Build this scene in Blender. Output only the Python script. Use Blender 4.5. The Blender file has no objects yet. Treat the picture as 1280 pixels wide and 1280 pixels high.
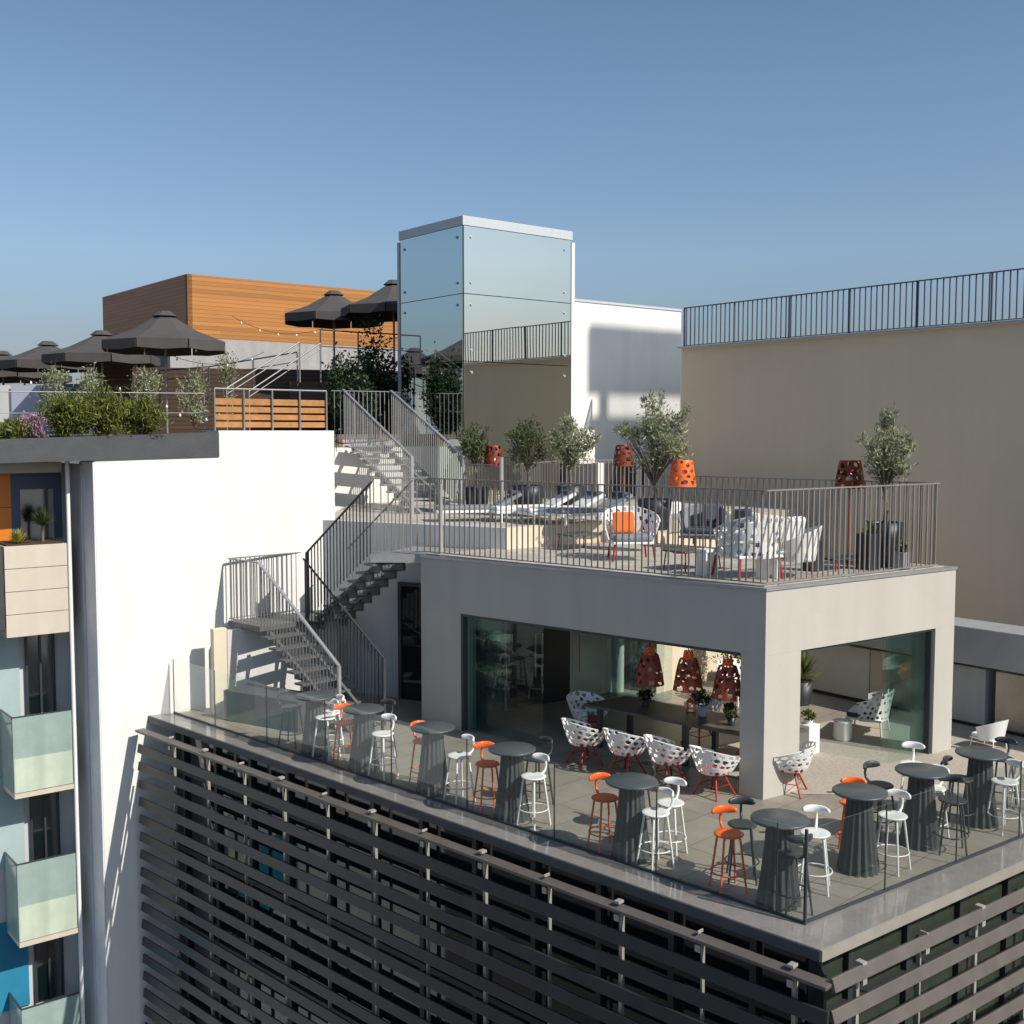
import bpy, math, random
from math import radians as R, sin, cos, pi
from mathutils import Vector, Matrix
random.seed(11)
S = bpy.context.scene
COL = S.collection
# ------------------------------------------------------------------ camera
F = 1400.0; TILT = math.atan(100/1403.6)
cam_d = bpy.data.cameras.new('camera'); cam = bpy.data.objects.new('camera', cam_d); COL.objects.link(cam)
cam.location = (0, 0, 0); cam.rotation_euler = (pi/2 - TILT, 0, 0)
cam_d.sensor_width = 36; cam_d.lens = F/1280*36; cam_d.clip_start = .1; cam_d.clip_end = 6000
S.camera = cam
def ray(u, v):
    x = (u-640)/F; y = -(v-640)/F; t = TILT
    return Vector((x, cos(t)+y*sin(t), -sin(t)+y*cos(t)))
def at(u, v, z):
    d = ray(u, v); k = z/d.z
    return Vector((d.x*k, d.y*k, z))
def atd(u, v, Y):                      # point on the ray at ground distance Y
    d = ray(u, v); k = Y/d.y
    return Vector((d.x*k, Y, d.z*k))
def V2(p): return Vector((p[0], p[1]))
# ------------------------------------------------------------------ materials
MATS = {}
def nt(name):
    m = bpy.data.materials.new(name); m.use_nodes = True
    n = m.node_tree.nodes; l = m.node_tree.links
    return m, n, l, n['Principled BSDF']
def mat(name, col, rough=.6, metal=0, var=.12, scale=3, bump=0, bscale=60, spec=None, coat=0, stain=0):
    m, n, l, b = nt(name)
    tc = n.new('ShaderNodeTexCoord'); 
    no = n.new('ShaderNodeTexNoise'); no.inputs['Scale'].default_value = scale; no.inputs['Detail'].default_value = 6; no.inputs['Roughness'].default_value = .65
    l.new(tc.outputs['Object'], no.inputs['Vector'])
    mr = n.new('ShaderNodeMapRange'); mr.inputs[1].default_value = .3; mr.inputs[2].default_value = .7
    mr.inputs[3].default_value = 1-var; mr.inputs[4].default_value = 1+var
    l.new(no.outputs['Fac'], mr.inputs[0])
    mx = n.new('ShaderNodeVectorMath'); mx.operation = 'SCALE'; mx.inputs[0].default_value = col
    l.new(mr.outputs[0], mx.inputs['Scale'])
    last = mx.outputs[0]
    if stain:
        mp = n.new('ShaderNodeMapping'); mp.inputs['Scale'].default_value = (1.6, 1.6, .12)
        l.new(tc.outputs['Object'], mp.inputs['Vector'])
        n2 = n.new('ShaderNodeTexNoise'); n2.inputs['Scale'].default_value = 1.7; n2.inputs['Detail'].default_value = 5
        l.new(mp.outputs[0], n2.inputs['Vector'])
        m2 = n.new('ShaderNodeMapRange'); m2.inputs[1].default_value = .35; m2.inputs[2].default_value = .7
        m2.inputs[3].default_value = 1+stain*.4; m2.inputs[4].default_value = 1-stain
        l.new(n2.outputs['Fac'], m2.inputs[0])
        s2 = n.new('ShaderNodeVectorMath'); s2.operation = 'SCALE'
        l.new(last, s2.inputs[0]); l.new(m2.outputs[0], s2.inputs['Scale']); last = s2.outputs[0]
    l.new(last, b.inputs['Base Color'])
    b.inputs['Roughness'].default_value = rough; b.inputs['Metallic'].default_value = metal
    if spec is not None: b.inputs['Specular IOR Level'].default_value = spec
    if coat: b.inputs['Coat Weight'].default_value = coat
    if bump:
        nb = n.new('ShaderNodeTexNoise'); nb.inputs['Scale'].default_value = bscale; nb.inputs['Detail'].default_value = 4
        l.new(tc.outputs['Object'], nb.inputs['Vector'])
        bp = n.new('ShaderNodeBump'); bp.inputs['Strength'].default_value = bump; bp.inputs['Distance'].default_value = .01
        l.new(nb.outputs['Fac'], bp.inputs['Height']); l.new(bp.outputs[0], b.inputs['Normal'])
    MATS[name] = m; return m
def glass(name, tint, refl=.1, tcol=(.9, .96, .94), rough=0):
    m, n, l, b = nt(name); n.remove(b)
    out = n['Material Output']
    tr = n.new('ShaderNodeBsdfTransparent'); tr.inputs[0].default_value = (*tcol, 1)
    gl = n.new('ShaderNodeBsdfGlossy'); gl.inputs['Color'].default_value = (*tint, 1); gl.inputs['Roughness'].default_value = rough
    fr = n.new('ShaderNodeLayerWeight'); fr.inputs[0].default_value = .5
    pw = n.new('ShaderNodeMath'); pw.operation = 'POWER'; pw.inputs[1].default_value = 4.0; l.new(fr.outputs['Facing'], pw.inputs[0])
    ma = n.new('ShaderNodeMath'); ma.operation = 'MULTIPLY_ADD'; ma.inputs[1].default_value = .55; ma.inputs[2].default_value = refl+.03; ma.use_clamp = True
    l.new(pw.outputs[0], ma.inputs[0])
    mi = n.new('ShaderNodeMixShader'); l.new(ma.outputs[0], mi.inputs[0]); l.new(tr.outputs[0], mi.inputs[1]); l.new(gl.outputs[0], mi.inputs[2])
    l.new(mi.outputs[0], out.inputs[0]); MATS[name] = m; return m
def plank_mat(name, c1, c2, pitch, rough=.55, gap=.12, dirt=.3):
    m, n, l, b = nt(name)
    tc = n.new('ShaderNodeTexCoord'); sp = n.new('ShaderNodeSeparateXYZ'); l.new(tc.outputs['Object'], sp.inputs[0])
    dv = n.new('ShaderNodeMath'); dv.operation = 'DIVIDE'; dv.inputs[1].default_value = pitch; l.new(sp.outputs['Z'], dv.inputs[0])
    fl = n.new('ShaderNodeMath'); fl.operation = 'FLOOR'; l.new(dv.outputs[0], fl.inputs[0])
    frc = n.new('ShaderNodeMath'); frc.operation = 'FRACT'; l.new(dv.outputs[0], frc.inputs[0])
    # board lengths: offset each course, split along x+y
    ad = n.new('ShaderNodeMath'); ad.operation = 'SUBTRACT'; l.new(sp.outputs['X'], ad.inputs[0]); l.new(sp.outputs['Y'], ad.inputs[1])
    wn0 = n.new('ShaderNodeTexWhiteNoise'); wn0.noise_dimensions = '1D'; l.new(fl.outputs[0], wn0.inputs['W'])
    s0 = n.new('ShaderNodeMath'); s0.operation = 'MULTIPLY_ADD'; s0.inputs[1].default_value = 3; l.new(wn0.outputs['Value'], s0.inputs[0]); l.new(ad.outputs[0], s0.inputs[2])
    s1 = n.new('ShaderNodeMath'); s1.operation = 'DIVIDE'; s1.inputs[1].default_value = 2.6; l.new(s0.outputs[0], s1.inputs[0])
    s2 = n.new('ShaderNodeMath'); s2.operation = 'FLOOR'; l.new(s1.outputs[0], s2.inputs[0])
    cb = n.new('ShaderNodeCombineXYZ'); l.new(fl.outputs[0], cb.inputs[0]); l.new(s2.outputs[0], cb.inputs[1])
    wn = n.new('ShaderNodeTexWhiteNoise'); wn.noise_dimensions = '2D'; l.new(cb.outputs[0], wn.inputs['Vector'])
    mp = n.new('ShaderNodeMapping'); mp.inputs['Scale'].default_value = (1.2, 1.2, 30); l.new(tc.outputs['Object'], mp.inputs[0])
    no = n.new('ShaderNodeTexNoise'); no.inputs['Scale'].default_value = 1.5; no.inputs['Detail'].default_value = 5; l.new(mp.outputs[0], no.inputs['Vector'])
    av = n.new('ShaderNodeMath'); av.operation = 'MULTIPLY_ADD'; av.inputs[1].default_value = .55; l.new(wn.outputs['Value'], av.inputs[0]); 
    h = n.new('ShaderNodeMath'); h.operation = 'MULTIPLY'; h.inputs[1].default_value = .55; l.new(no.outputs['Fac'], h.inputs[0]); l.new(h.outputs[0], av.inputs[2])
    mi = n.new('ShaderNodeMix'); mi.data_type = 'RGBA'; l.new(av.outputs[0], mi.inputs[0]); mi.inputs[6].default_value = (*c1, 1); mi.inputs[7].default_value = (*c2, 1)
    gt = n.new('ShaderNodeMath'); gt.operation = 'GREATER_THAN'; gt.inputs[1].default_value = gap; l.new(frc.outputs[0], gt.inputs[0])
    gm = n.new('ShaderNodeMapRange'); gm.inputs[3].default_value = dirt; gm.inputs[4].default_value = 1; l.new(gt.outputs[0], gm.inputs[0])
    sc = n.new('ShaderNodeVectorMath'); sc.operation = 'SCALE'; l.new(mi.outputs[2], sc.inputs[0]); l.new(gm.outputs[0], sc.inputs['Scale'])
    l.new(sc.outputs[0], b.inputs['Base Color']); b.inputs['Roughness'].default_value = rough
    MATS[name] = m; return m
def tile_mat(name, col, sx, sy, rot, rough=.5, var=.12, joint=.6, jw=.012, spec=.5):
    m, n, l, b = nt(name)
    tc = n.new('ShaderNodeTexCoord'); mp = n.new('ShaderNodeMapping'); mp.inputs['Rotation'].default_value = (0, 0, rot); l.new(tc.outputs['Object'], mp.inputs[0])
    br = n.new('ShaderNodeTexBrick'); br.offset = 0; br.inputs['Scale'].default_value = 1; br.inputs['Mortar Size'].default_value = jw
    br.inputs['Brick Width'].default_value = sx; br.inputs['Row Height'].default_value = sy
    br.inputs['Color1'].default_value = (*[c*(1-var) for c in col], 1); br.inputs['Color2'].default_value = (*[c*(1+var) for c in col], 1)
    br.inputs['Mortar'].default_value = (*[c*joint for c in col], 1); l.new(mp.outputs[0], br.inputs['Vector'])
    no = n.new('ShaderNodeTexNoise'); no.inputs['Scale'].default_value = 1.3; no.inputs['Detail'].default_value = 8; no.inputs['Roughness'].default_value = .7
    l.new(tc.outputs['Object'], no.inputs['Vector'])
    mr = n.new('ShaderNodeMapRange'); mr.inputs[1].default_value = .3; mr.inputs[2].default_value = .7; mr.inputs[3].default_value = .8; mr.inputs[4].default_value = 1.15; l.new(no.outputs['Fac'], mr.inputs[0])
    sc = n.new('ShaderNodeVectorMath'); sc.operation = 'SCALE'; l.new(br.outputs['Color'], sc.inputs[0]); l.new(mr.outputs[0], sc.inputs['Scale'])
    l.new(sc.outputs[0], b.inputs['Base Color'])
    r2 = n.new('ShaderNodeMapRange'); r2.inputs[3].default_value = rough-.1; r2.inputs[4].default_value = rough+.12; l.new(no.outputs['Fac'], r2.inputs[0]); l.new(r2.outputs[0], b.inputs['Roughness'])
    b.inputs['Specular IOR Level'].default_value = spec
    MATS[name] = m; return m
def leaf_mat(name, c1, c2, trans=.25):
    m, n, l, b = nt(name)
    ge = n.new('ShaderNodeNewGeometry')
    mi = n.new('ShaderNodeMix'); mi.data_type = 'RGBA'; l.new(ge.outputs['Random Per Island'], mi.inputs[0])
    mi.inputs[6].default_value = (*c1, 1); mi.inputs[7].default_value = (*c2, 1)
    l.new(mi.outputs[2], b.inputs['Base Color']); b.inputs['Roughness'].default_value = .55
    tl = n.new('ShaderNodeBsdfTranslucent'); l.new(mi.outputs[2], tl.inputs[0])
    ms = n.new('ShaderNodeMixShader'); ms.inputs[0].default_value = trans
    l.new(b.outputs[0], ms.inputs[1]); l.new(tl.outputs[0], ms.inputs[2]); l.new(ms.outputs[0], n['Material Output'].inputs[0])
    MATS[name] = m; return m
M = MATS
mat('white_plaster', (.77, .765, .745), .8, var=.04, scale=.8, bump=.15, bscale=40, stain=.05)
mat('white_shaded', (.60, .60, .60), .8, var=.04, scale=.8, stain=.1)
mat('pavilion_plaster', (.475, .455, .415), .8, var=.035, scale=1.2, bump=.25, bscale=50, stain=.05)
mat('pavilion_inner', (.62, .60, .56), .8, var=.04)
mat('brown_render', (.78, .635, .46), .85, var=.04, scale=.35, bump=.2, bscale=40, stain=.02)
mat('grey_render', (.50, .515, .53), .8, var=.06, scale=1.2, stain=.08)
mat('cream_render', (.68, .60, .46), .8, var=.04, stain=.05)
mat('dark_coping', (.055, .06, .068), .6, var=.15, scale=3, bump=.3, bscale=25)
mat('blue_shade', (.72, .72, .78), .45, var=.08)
mat('navy_paint', (.05, .075, .14), .5, var=.1)
mat('orange_panel', (.62, .19, .012), .45, var=.06)
mat('polished_coping', (.23, .22, .21), .09, var=.12, scale=6, spec=.7)
mat('slab_edge', (.07, .075, .085), .5, var=.1)
mat('slab_lip', (.30, .28, .25), .45, var=.1)
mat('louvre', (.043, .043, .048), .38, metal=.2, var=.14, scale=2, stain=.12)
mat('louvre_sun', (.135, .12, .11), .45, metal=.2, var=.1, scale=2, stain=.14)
mat('bracket_metal', (.42, .40, .35), .45, metal=.3, var=.1)
mat('facade_black', (.012, .014, .018), .4, var=.2)
mat('mullion', (.05, .055, .06), .4, metal=.3)
mat('rail_grey', (.27, .27, .275), .45, metal=.5, var=.08)
mat('rail_warm', (.30, .27, .25), .45, metal=.3, var=.08)
mat('rail_dark', (.07, .085, .12), .5, metal=.3)
mat('handrail_light', (.42, .42, .43), .4, metal=.5)
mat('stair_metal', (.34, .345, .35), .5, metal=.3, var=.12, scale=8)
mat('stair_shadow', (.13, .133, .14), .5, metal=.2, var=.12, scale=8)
mat('stair_dark', (.06, .065, .07), .5, metal=.3)
mat('white_metal', (.82, .82, .81), .32, var=.02)
mat('orange_metal', (.88, .14, .015), .33, var=.04)
mat('dark_metal', (.04, .048, .052), .4, var=.1)
mat('grey_table', (.07, .082, .088), .4, var=.1, scale=8)
mat('grey_flute', (.062, .070, .073), .45, var=.1, scale=8)
mat('lamp_orange', (.90, .15, .02), .45, var=.08)
mat('lamp_rust', (.22, .03, .010), .5, var=.12)
mat('red_metal', (.36, .03, .015), .4, var=.05)
mat('wood_table', (.095, .08, .07), .5, var=.25, scale=9)
mat('black_pot', (.025, .03, .038), .45, var=.1)
mat('white_pot', (.75, .76, .80), .4, var=.02)
mat('lav_pot', (.38, .42, .55), .4, var=.03)
mat('soil', (.05, .035, .02), .9)
mat('bark', (.16, .13, .10), .9, var=.25, scale=30, bump=.6, bscale=60)
mat('cushion_white', (.78, .78, .77), .9, var=.05, scale=8)
mat('cushion_orange', (.88, .16, .015), .85, var=.04)
mat('cushion_navy', (.06, .07, .11), .9, var=.1)
mat('cushion_grey', (.22, .235, .27), .9, var=.2, scale=14)
mat('canopy', (.072, .066, .065), .85, var=.12, scale=3, bump=.2)
mat('steel', (.45, .41, .36), .32, metal=.85, var=.1)
mat('steel_top', (.42, .43, .45), .45, metal=.3, var=.08)
mat('dark_unit', (.05, .05, .055), .5, var=.2)
mat('ground', (.12, .115, .11), .9, var=.2, scale=.1)
mat('pale_door', (.36, .46, .47), .25, var=.08, scale=1)
mat('terracotta', (.32, .13, .06), .8)
mat('curtain_teal', (.05, .16, .20), .8, var=.15)
mat('teal_wall', (.015, .20, .34), .6, var=.08)
mat('stone_beige', (.56, .50, .42), .8, var=.05, scale=2, bump=.2, stain=.06)
mat('tower_trim', (.50, .54, .58), .4, var=.03)
mat('plinth_grey', (.34, .33, .33), .7, var=.08, stain=.12)
mat('carpet', (.40, .36, .31), .95, var=.22, scale=26)
mat('garden_floor', (.20, .15, .11), .8, var=.15)
tile_mat('terrace_tile', (.28, .255, .215), .6, 1.2, R(46), rough=.45, var=.06, joint=.55, jw=.008)
tile_mat('deck_tile', (.46, .425, .375), .5, .5, R(38), rough=.55, var=.07, joint=.5, jw=.01)
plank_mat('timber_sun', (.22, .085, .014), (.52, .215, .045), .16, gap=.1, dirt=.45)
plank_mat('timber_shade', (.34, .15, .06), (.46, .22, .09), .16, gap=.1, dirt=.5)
plank_mat('timber_dark', (.045, .022, .012), (.085, .045, .026), .14, gap=.2, dirt=.3)
mat('fence_wood', (.40, .18, .055), .6, var=.2, scale=6)
glass('clear_glass', (.8, .8, .8), -.01, (.93, .97, .955))
glass('guard_glass', (.95, 1, 1), .01, (.955, .97, .965))
glass('teal_glass', (.8, .95, .95), .01, (.89, .935, .93))
mat('balcony_glass', (.30, .39, .37), .12, var=.12, scale=1.5, stain=.15)
mat('balcony_sunlit', (.50, .58, .47), .3, var=.1, scale=2, stain=.2)  # lighter copy of the balcony glass, sunlight put into its colour
glass('window_glass', (.8, .85, .9), .22, (.30, .36, .38), .12)
def mirror(name, col, rough):
    m, n, l, b = nt(name); b.inputs['Base Color'].default_value = (*col, 1); b.inputs['Metallic'].default_value = 1; b.inputs['Roughness'].default_value = rough
    tc = n.new('ShaderNodeTexCoord'); no = n.new('ShaderNodeTexNoise'); no.inputs['Scale'].default_value = .45; no.inputs['Detail'].default_value = 1
    l.new(tc.outputs['Object'], no.inputs['Vector'])
    bp = n.new('ShaderNodeBump'); bp.inputs['Strength'].default_value = .25; bp.inputs['Distance'].default_value = .02
    l.new(no.outputs['Fac'], bp.inputs['Height']); l.new(bp.outputs[0], b.inputs['Normal'])
    MATS[name] = m
mirror('mirror_right', (.68, .69, .62), .01)
mirror('mirror_left', (.50, .55, .54), .02)
m, n, l, b = nt('facade_glass'); b.inputs['Base Color'].default_value = (.01, .013, .018, 1); b.inputs['Roughness'].default_value = .03; b.inputs['Specular IOR Level'].default_value = .6; M['facade_glass'] = m
m, n, l, b = nt('facade_glass_green'); b.inputs['Base Color'].default_value = (.035, .045, .032, 1); b.inputs['Roughness'].default_value = .08; b.inputs['Specular IOR Level'].default_value = .5; M['facade_glass_green'] = m
m, n, l, b = nt('bulb'); b.inputs['Base Color'].default_value = (.9, .9, .88, 1); b.inputs['Roughness'].default_value = .2; M['bulb'] = m
leaf_mat('leaf_olive', (.16, .19, .10), (.38, .40, .25))
leaf_mat('leaf_olive_dark', (.05, .07, .03), (.14, .17, .07))
leaf_mat('leaf_green', (.045, .075, .014), (.25, .27, .055), .3)
leaf_mat('leaf_deep', (.012, .028, .012), (.04, .075, .03))
leaf_mat('leaf_pink', (.25, .14, .20), (.5, .35, .42))
leaf_mat('leaf_yellow', (.30, .28, .06), (.45, .40, .10))
# ------------------------------------------------------------------ mesh builder
class MB:
    def __init__(s): s.v = []; s.f = []; s.sm = []
    def add(s, vs, fs, smooth=False):
        o = len(s.v); s.v += [tuple(p) for p in vs]; s.f += [tuple(i+o for i in f) for f in fs]; s.sm += [smooth]*len(fs)
    def prism(s, poly, z0, z1):
        n = len(poly); a = sum(poly[i][0]*poly[(i+1) % n][1]-poly[(i+1) % n][0]*poly[i][1] for i in range(n))
        if a < 0: poly = poly[::-1]
        zf0 = z0 if callable(z0) else (lambda p: z0); zf1 = z1 if callable(z1) else (lambda p: z1)
        vs = [(p[0], p[1], zf0(p)) for p in poly]+[(p[0], p[1], zf1(p)) for p in poly]
        fs = [tuple(range(n))[::-1], tuple(range(n, 2*n))]+[(i, (i+1) % n, n+(i+1) % n, n+i) for i in range(n)]
        s.add(vs, fs)
    def wall(s, p, q, z0, z1, th, side=0):     # side: 0 centred, +1 grows to left of p->q, -1 to right
        p = V2(p); q = V2(q); d = (q-p).normalized(); n = Vector((-d.y, d.x))
        o0, o1 = (-th/2, th/2) if side == 0 else ((0, th) if side > 0 else (-th, 0))
        s.prism([p+n*o0, q+n*o0, q+n*o1, p+n*o1], z0, z1)
    def bar(s, p, q, w, h, up=(0, 0, 1)):       # rectangular bar between 3D points
        p = Vector(p); q = Vector(q); d = (q-p).normalized(); up = Vector(up)
        x = d.cross(up)
        if x.length < 1e-4: x = d.cross(Vector((1, 0, 0)))
        x.normalize(); y = x.cross(d)
        c = [x*(-w/2)+y*(-h/2), x*(w/2)+y*(-h/2), x*(w/2)+y*(h/2), x*(-w/2)+y*(h/2)]
        s.add([p+k for k in c]+[q+k for k in c], [(3, 2, 1, 0), (4, 5, 6, 7)]+[(i, (i+1) % 4, 4+(i+1) % 4, 4+i) for i in range(4)])
    def box(s, c, d, rz=0):
        c = Vector(c); m = Matrix.Rotation(rz, 3, 'Z')
        vs = [c+m @ Vector((x*d[0]/2, y*d[1]/2, z*d[2]/2)) for z in (-1, 1) for y in (-1, 1) for x in (-1, 1)]
        s.add(vs, [(0, 2, 3, 1), (4, 5, 7, 6), (0, 1, 5, 4), (2, 6, 7, 3), (0, 4, 6, 2), (1, 3, 7, 5)])
    def tube(s, pts, r, n=8, cap=True):
        pts = [Vector(p) for p in pts]; rings = []
        rr = r if isinstance(r, (list, tuple)) else [r]*len(pts)
        x = None
        for i, p in enumerate(pts):
            d = (pts[min(i+1, len(pts)-1)]-pts[max(i-1, 0)]).normalized()
            if x is None:
                x = d.cross(Vector((0, 0, 1)))
                if x.length < 1e-3: x = Vector((1, 0, 0))
            x = (x-d*x.dot(d)).normalized(); y = d.cross(x)
            rings.append([p+(x*cos(2*pi*k/n)+y*sin(2*pi*k/n))*rr[i] for k in range(n)])
        vs = [q for g in rings for q in g]
        fs = [(i*n+k, i*n+(k+1) % n, (i+1)*n+(k+1) % n, (i+1)*n+k) for i in range(len(pts)-1) for k in range(n)]
        s.add(vs, fs, True)
        if cap: s.add(rings[0], [tuple(range(n))[::-1]]); s.add(rings[-1], [tuple(range(n))])
    def lathe(s, prof, c=(0, 0, 0), n=24, flute=0, fn=16, smooth=True):
        vs = []; c = Vector(c)
        for r, z in prof:
            for k in range(n):
                a = 2*pi*k/n; rr = r*(1+flute*(1 if (k*fn*2//n) % 2 else -1)) if flute else r
                vs.append(c+Vector((rr*cos(a), rr*sin(a), z)))
        fs = [(i*n+k, i*n+(k+1) % n, (i+1)*n+(k+1) % n, (i+1)*n+k) for i in range(len(prof)-1) for k in range(n)]
        s.add(vs, fs, smooth)
        if prof[0][0] > 1e-4: s.add([vs[k] for k in range(n)], [tuple(range(n))[::-1]])
        if prof[-1][0] > 1e-4: s.add([vs[(len(prof)-1)*n+k] for k in range(n)], [tuple(range(n))])
    def leaves(s, c, rad, n, size, clumps=14, flat=.5, aspect=.35, rnd=None, wr=(.22, .5)):
        rnd = rnd or random; c = Vector(c)
        cl = []
        for i in range(clumps):
            while True:
                p = Vector((rnd.uniform(-1, 1), rnd.uniform(-1, 1), rnd.uniform(-1, 1)))
                if .25 < p.length < 1: break
            cl.append((Vector((p.x*rad[0]*.8, p.y*rad[1]*.8, p.z*rad[2]*.8)), rnd.uniform(*wr)))
        for i in range(n):
            q, w = rnd.choice(cl)
            o = Vector((rnd.gauss(0, .5)*rad[0]*w, rnd.gauss(0, .5)*rad[1]*w, rnd.gauss(0, .55)*rad[2]*w))
            p = c+q+o
            d = Vector((rnd.gauss(0, 1), rnd.gauss(0, 1), rnd.gauss(0, 1)+flat)).normalized()
            x = d.cross(Vector((rnd.gauss(0, 1), rnd.gauss(0, 1), rnd.gauss(0, 1)))).normalized()
            L = size*rnd.uniform(.6, 1.3)
            s.add([p, p+d*L*.5+x*L*aspect*.5, p+d*L, p+d*L*.5-x*L*aspect*.5], [(0, 1, 2, 3)])
        return [c+q for q, w in cl]
    def build(s, name, m, parent=None, bevel=0, solid=0, loc=None):
        me = bpy.data.meshes.new(name); me.from_pydata(s.v, [], s.f); me.update()
        me.polygons.foreach_set('use_smooth', s.sm)
        me.materials.append(M[m] if isinstance(m, str) else m)
        o = bpy.data.objects.new(name, me); COL.objects.link(o)
        if parent: o.parent = parent
        if loc is not None: o.location = loc
        if solid:
            k = o.modifiers.new('solid', 'SOLIDIFY'); k.thickness = solid; k.offset = 0
        if bevel:
            k = o.modifiers.new('bevel', 'BEVEL'); k.width = bevel; k.segments = 2; k.limit_method = 'ANGLE'; k.angle_limit = R(40)
        return o
def tag(o, label=None, cat=None, group=None, kind=None):
    if label: o['label'] = label
    if cat: o['category'] = cat
    if group: o['group'] = group
    if kind: o['kind'] = kind
    return o
def thing(name, label, cat, loc=(0, 0, 0), rz=0, group=None):
    o = bpy.data.objects.new(name, None); COL.objects.link(o); o.empty_display_size = .2
    o.location = loc; o.rotation_euler = (0, 0, rz); return tag(o, label, cat, group)
def inside(p, m):
    for n_ in (nF, nB):
        d = (V2(p)-G0).dot(n_)
        if d > -m: p = p-(n_*(d+m)).to_3d()
    return p
def copy_tree(o, parent=None):
    c = o.copy(); COL.objects.link(c); c.parent = parent
    for ch in [k for k in bpy.data.objects if k.parent == o]: copy_tree(ch, c)
    return c
def dup(root, loc, rz, label, group=None, scale=None):
    c = copy_tree(root); c.location = loc; c.rotation_euler = (0, 0, rz); c['label'] = label
    if group: c['group'] = group
    if scale: c.scale = (scale,)*3
    return c
def struct(name, mb, m, label=None, **k):
    o = mb.build(name, m, **k); tag(o, label, None, None, 'structure'); return o
# ------------------------------------------------------------------ key levels and directions
ZT = -5.6; ZR = -2.34; ZD = -1.9; ZG = -.06
aM = Vector((-.624, .782)); bM = Vector((.782, .624))
S0 = V2(at(1026, 1189, ZT)); SL = V2(at(186, 895, ZT)); G0 = V2(at(1006, 1157, ZT))
aF = (SL-S0).normalized(); bF = (V2(at(1280, 1076, ZT))-S0).normalized()
nF = Vector((-aF.y, aF.x)); nF = nF if nF.y < 0 else -nF
nB = Vector((bF.y, -bF.x))
Q = V2(at(186, 895, ZT)); bW = Vector((.79, .613)).normalized()
C0 = V2(at(958, 735, ZR)); C1 = V2(at(526, 693, ZR)); C2 = V2(at(1195, 708, ZR)); C3 = C1+C2-C0
aP = (C1-C0).normalized(); bP = (C2-C0).normalized(); LA = (C1-C0).length; LB = (C2-C0).length
K = Vector((-.127, 22.2)); GW = Vector((-4.29, 24.3))
BW0 = Vector((4.62, 30.8))*1.06; BW1 = BW0-aM*26      # brown wall left end and far right end
# ------------------------------------------------------------------ ground far below
mb = MB(); mb.add([(-3000, -3000, -26), (3000, -3000, -26), (3000, 3000, -26), (-3000, 3000, -26)], [(0, 1, 2, 3)])
struct('ground', mb, 'ground', 'grey city ground far below the terraces')
# ================================================================== MAIN BUILDING (bar terrace + louvred screen)
bld = thing('terrace_building', 'grey building with the bar terrace on top and a dark glass facade behind louvres', 'building', (S0.x, S0.y, -26))
O = Vector((-S0.x, -S0.y, 26))
def kid(mb, name, m, parent=bld, **k):
    mb.v = [tuple(Vector(p)-Vector(parent.location)) for p in mb.v]
    return mb.build(name, m, parent, **k)
SR = S0+bF*16
Wend = Vector((-3.31, 25.07))
GLL = V2(at(216, 892, ZT))            # where the guard glass line meets the white wall
aG = (GLL-G0).normalized(); bG = (V2(at(1280, 1047.5, ZT))-G0).normalized(); GR = G0+bG*16
# floor of terrace and courtyard
far = [GLL, Q+bW*4.9, Vector((3.0, 33)), BW0-aM*1, BW0-aM*13.6, G0+bG*12.6, G0]
mb = MB(); mb.prism([tuple(p) for p in far], ZT-.3, ZT)
struct('terrace_floor', mb, 'terrace_tile', 'beige grey tiled floor of the bar terrace')
# polished coping strip (left limb, right limb) butted at the corner
mb = MB(); mb.prism([G0, S0, SL, GLL], ZT-.11, ZT+.012); mb.prism([S0, G0, GR, SR], ZT-.11, ZT+.012)
kid(mb, 'coping', 'polished_coping')
mb = MB(); mb.wall(S0, SL, ZT-.12, ZT+.006, .02, 1); kid(mb, 'fascia', 'slab_edge')
mb = MB(); mb.wall(S0, SR, ZT-.12, ZT+.008, .02, -1); kid(mb, 'fascia', 'slab_lip')
# recessed glazed facade
gi = .42
g0 = S0-nF*gi-nB*gi
def facade(o0, d, L, n, mglass, ns):
    mb = MB(); mb.wall(o0, o0+d*L, -26, ZT-.31, .1, 0); kid(mb, 'glazing', mglass)
    mb = MB(); t = .6
    while t < L:
        mb.wall(o0+d*t+ns*.07, o0+d*(t+.09)+ns*.07, -20, ZT-.32, .1, 0); t += 1.17/1.0
    kid(mb, 'mullions', 'mullion')
    mb = MB()
    for z in [ZT-.32-.7-i*1.55 for i in range(9)]: mb.wall(o0+ns*.09, o0+d*L+ns*.09, z-.09, z, .12, 0)
    kid(mb, 'transoms', 'mullion')
facade(g0, aF, (SL-S0).length-.65, 0, 'facade_glass', nF)
facade(g0, bF, 16, 0, 'facade_glass_green', nB)
mb = MB(); mb.wall(g0+(nF+nB)*.08, S0+(nF+nB)*.16, -20, ZT-.14, .03, 0); kid(mb, 'corner_fin', 'facade_black')
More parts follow.
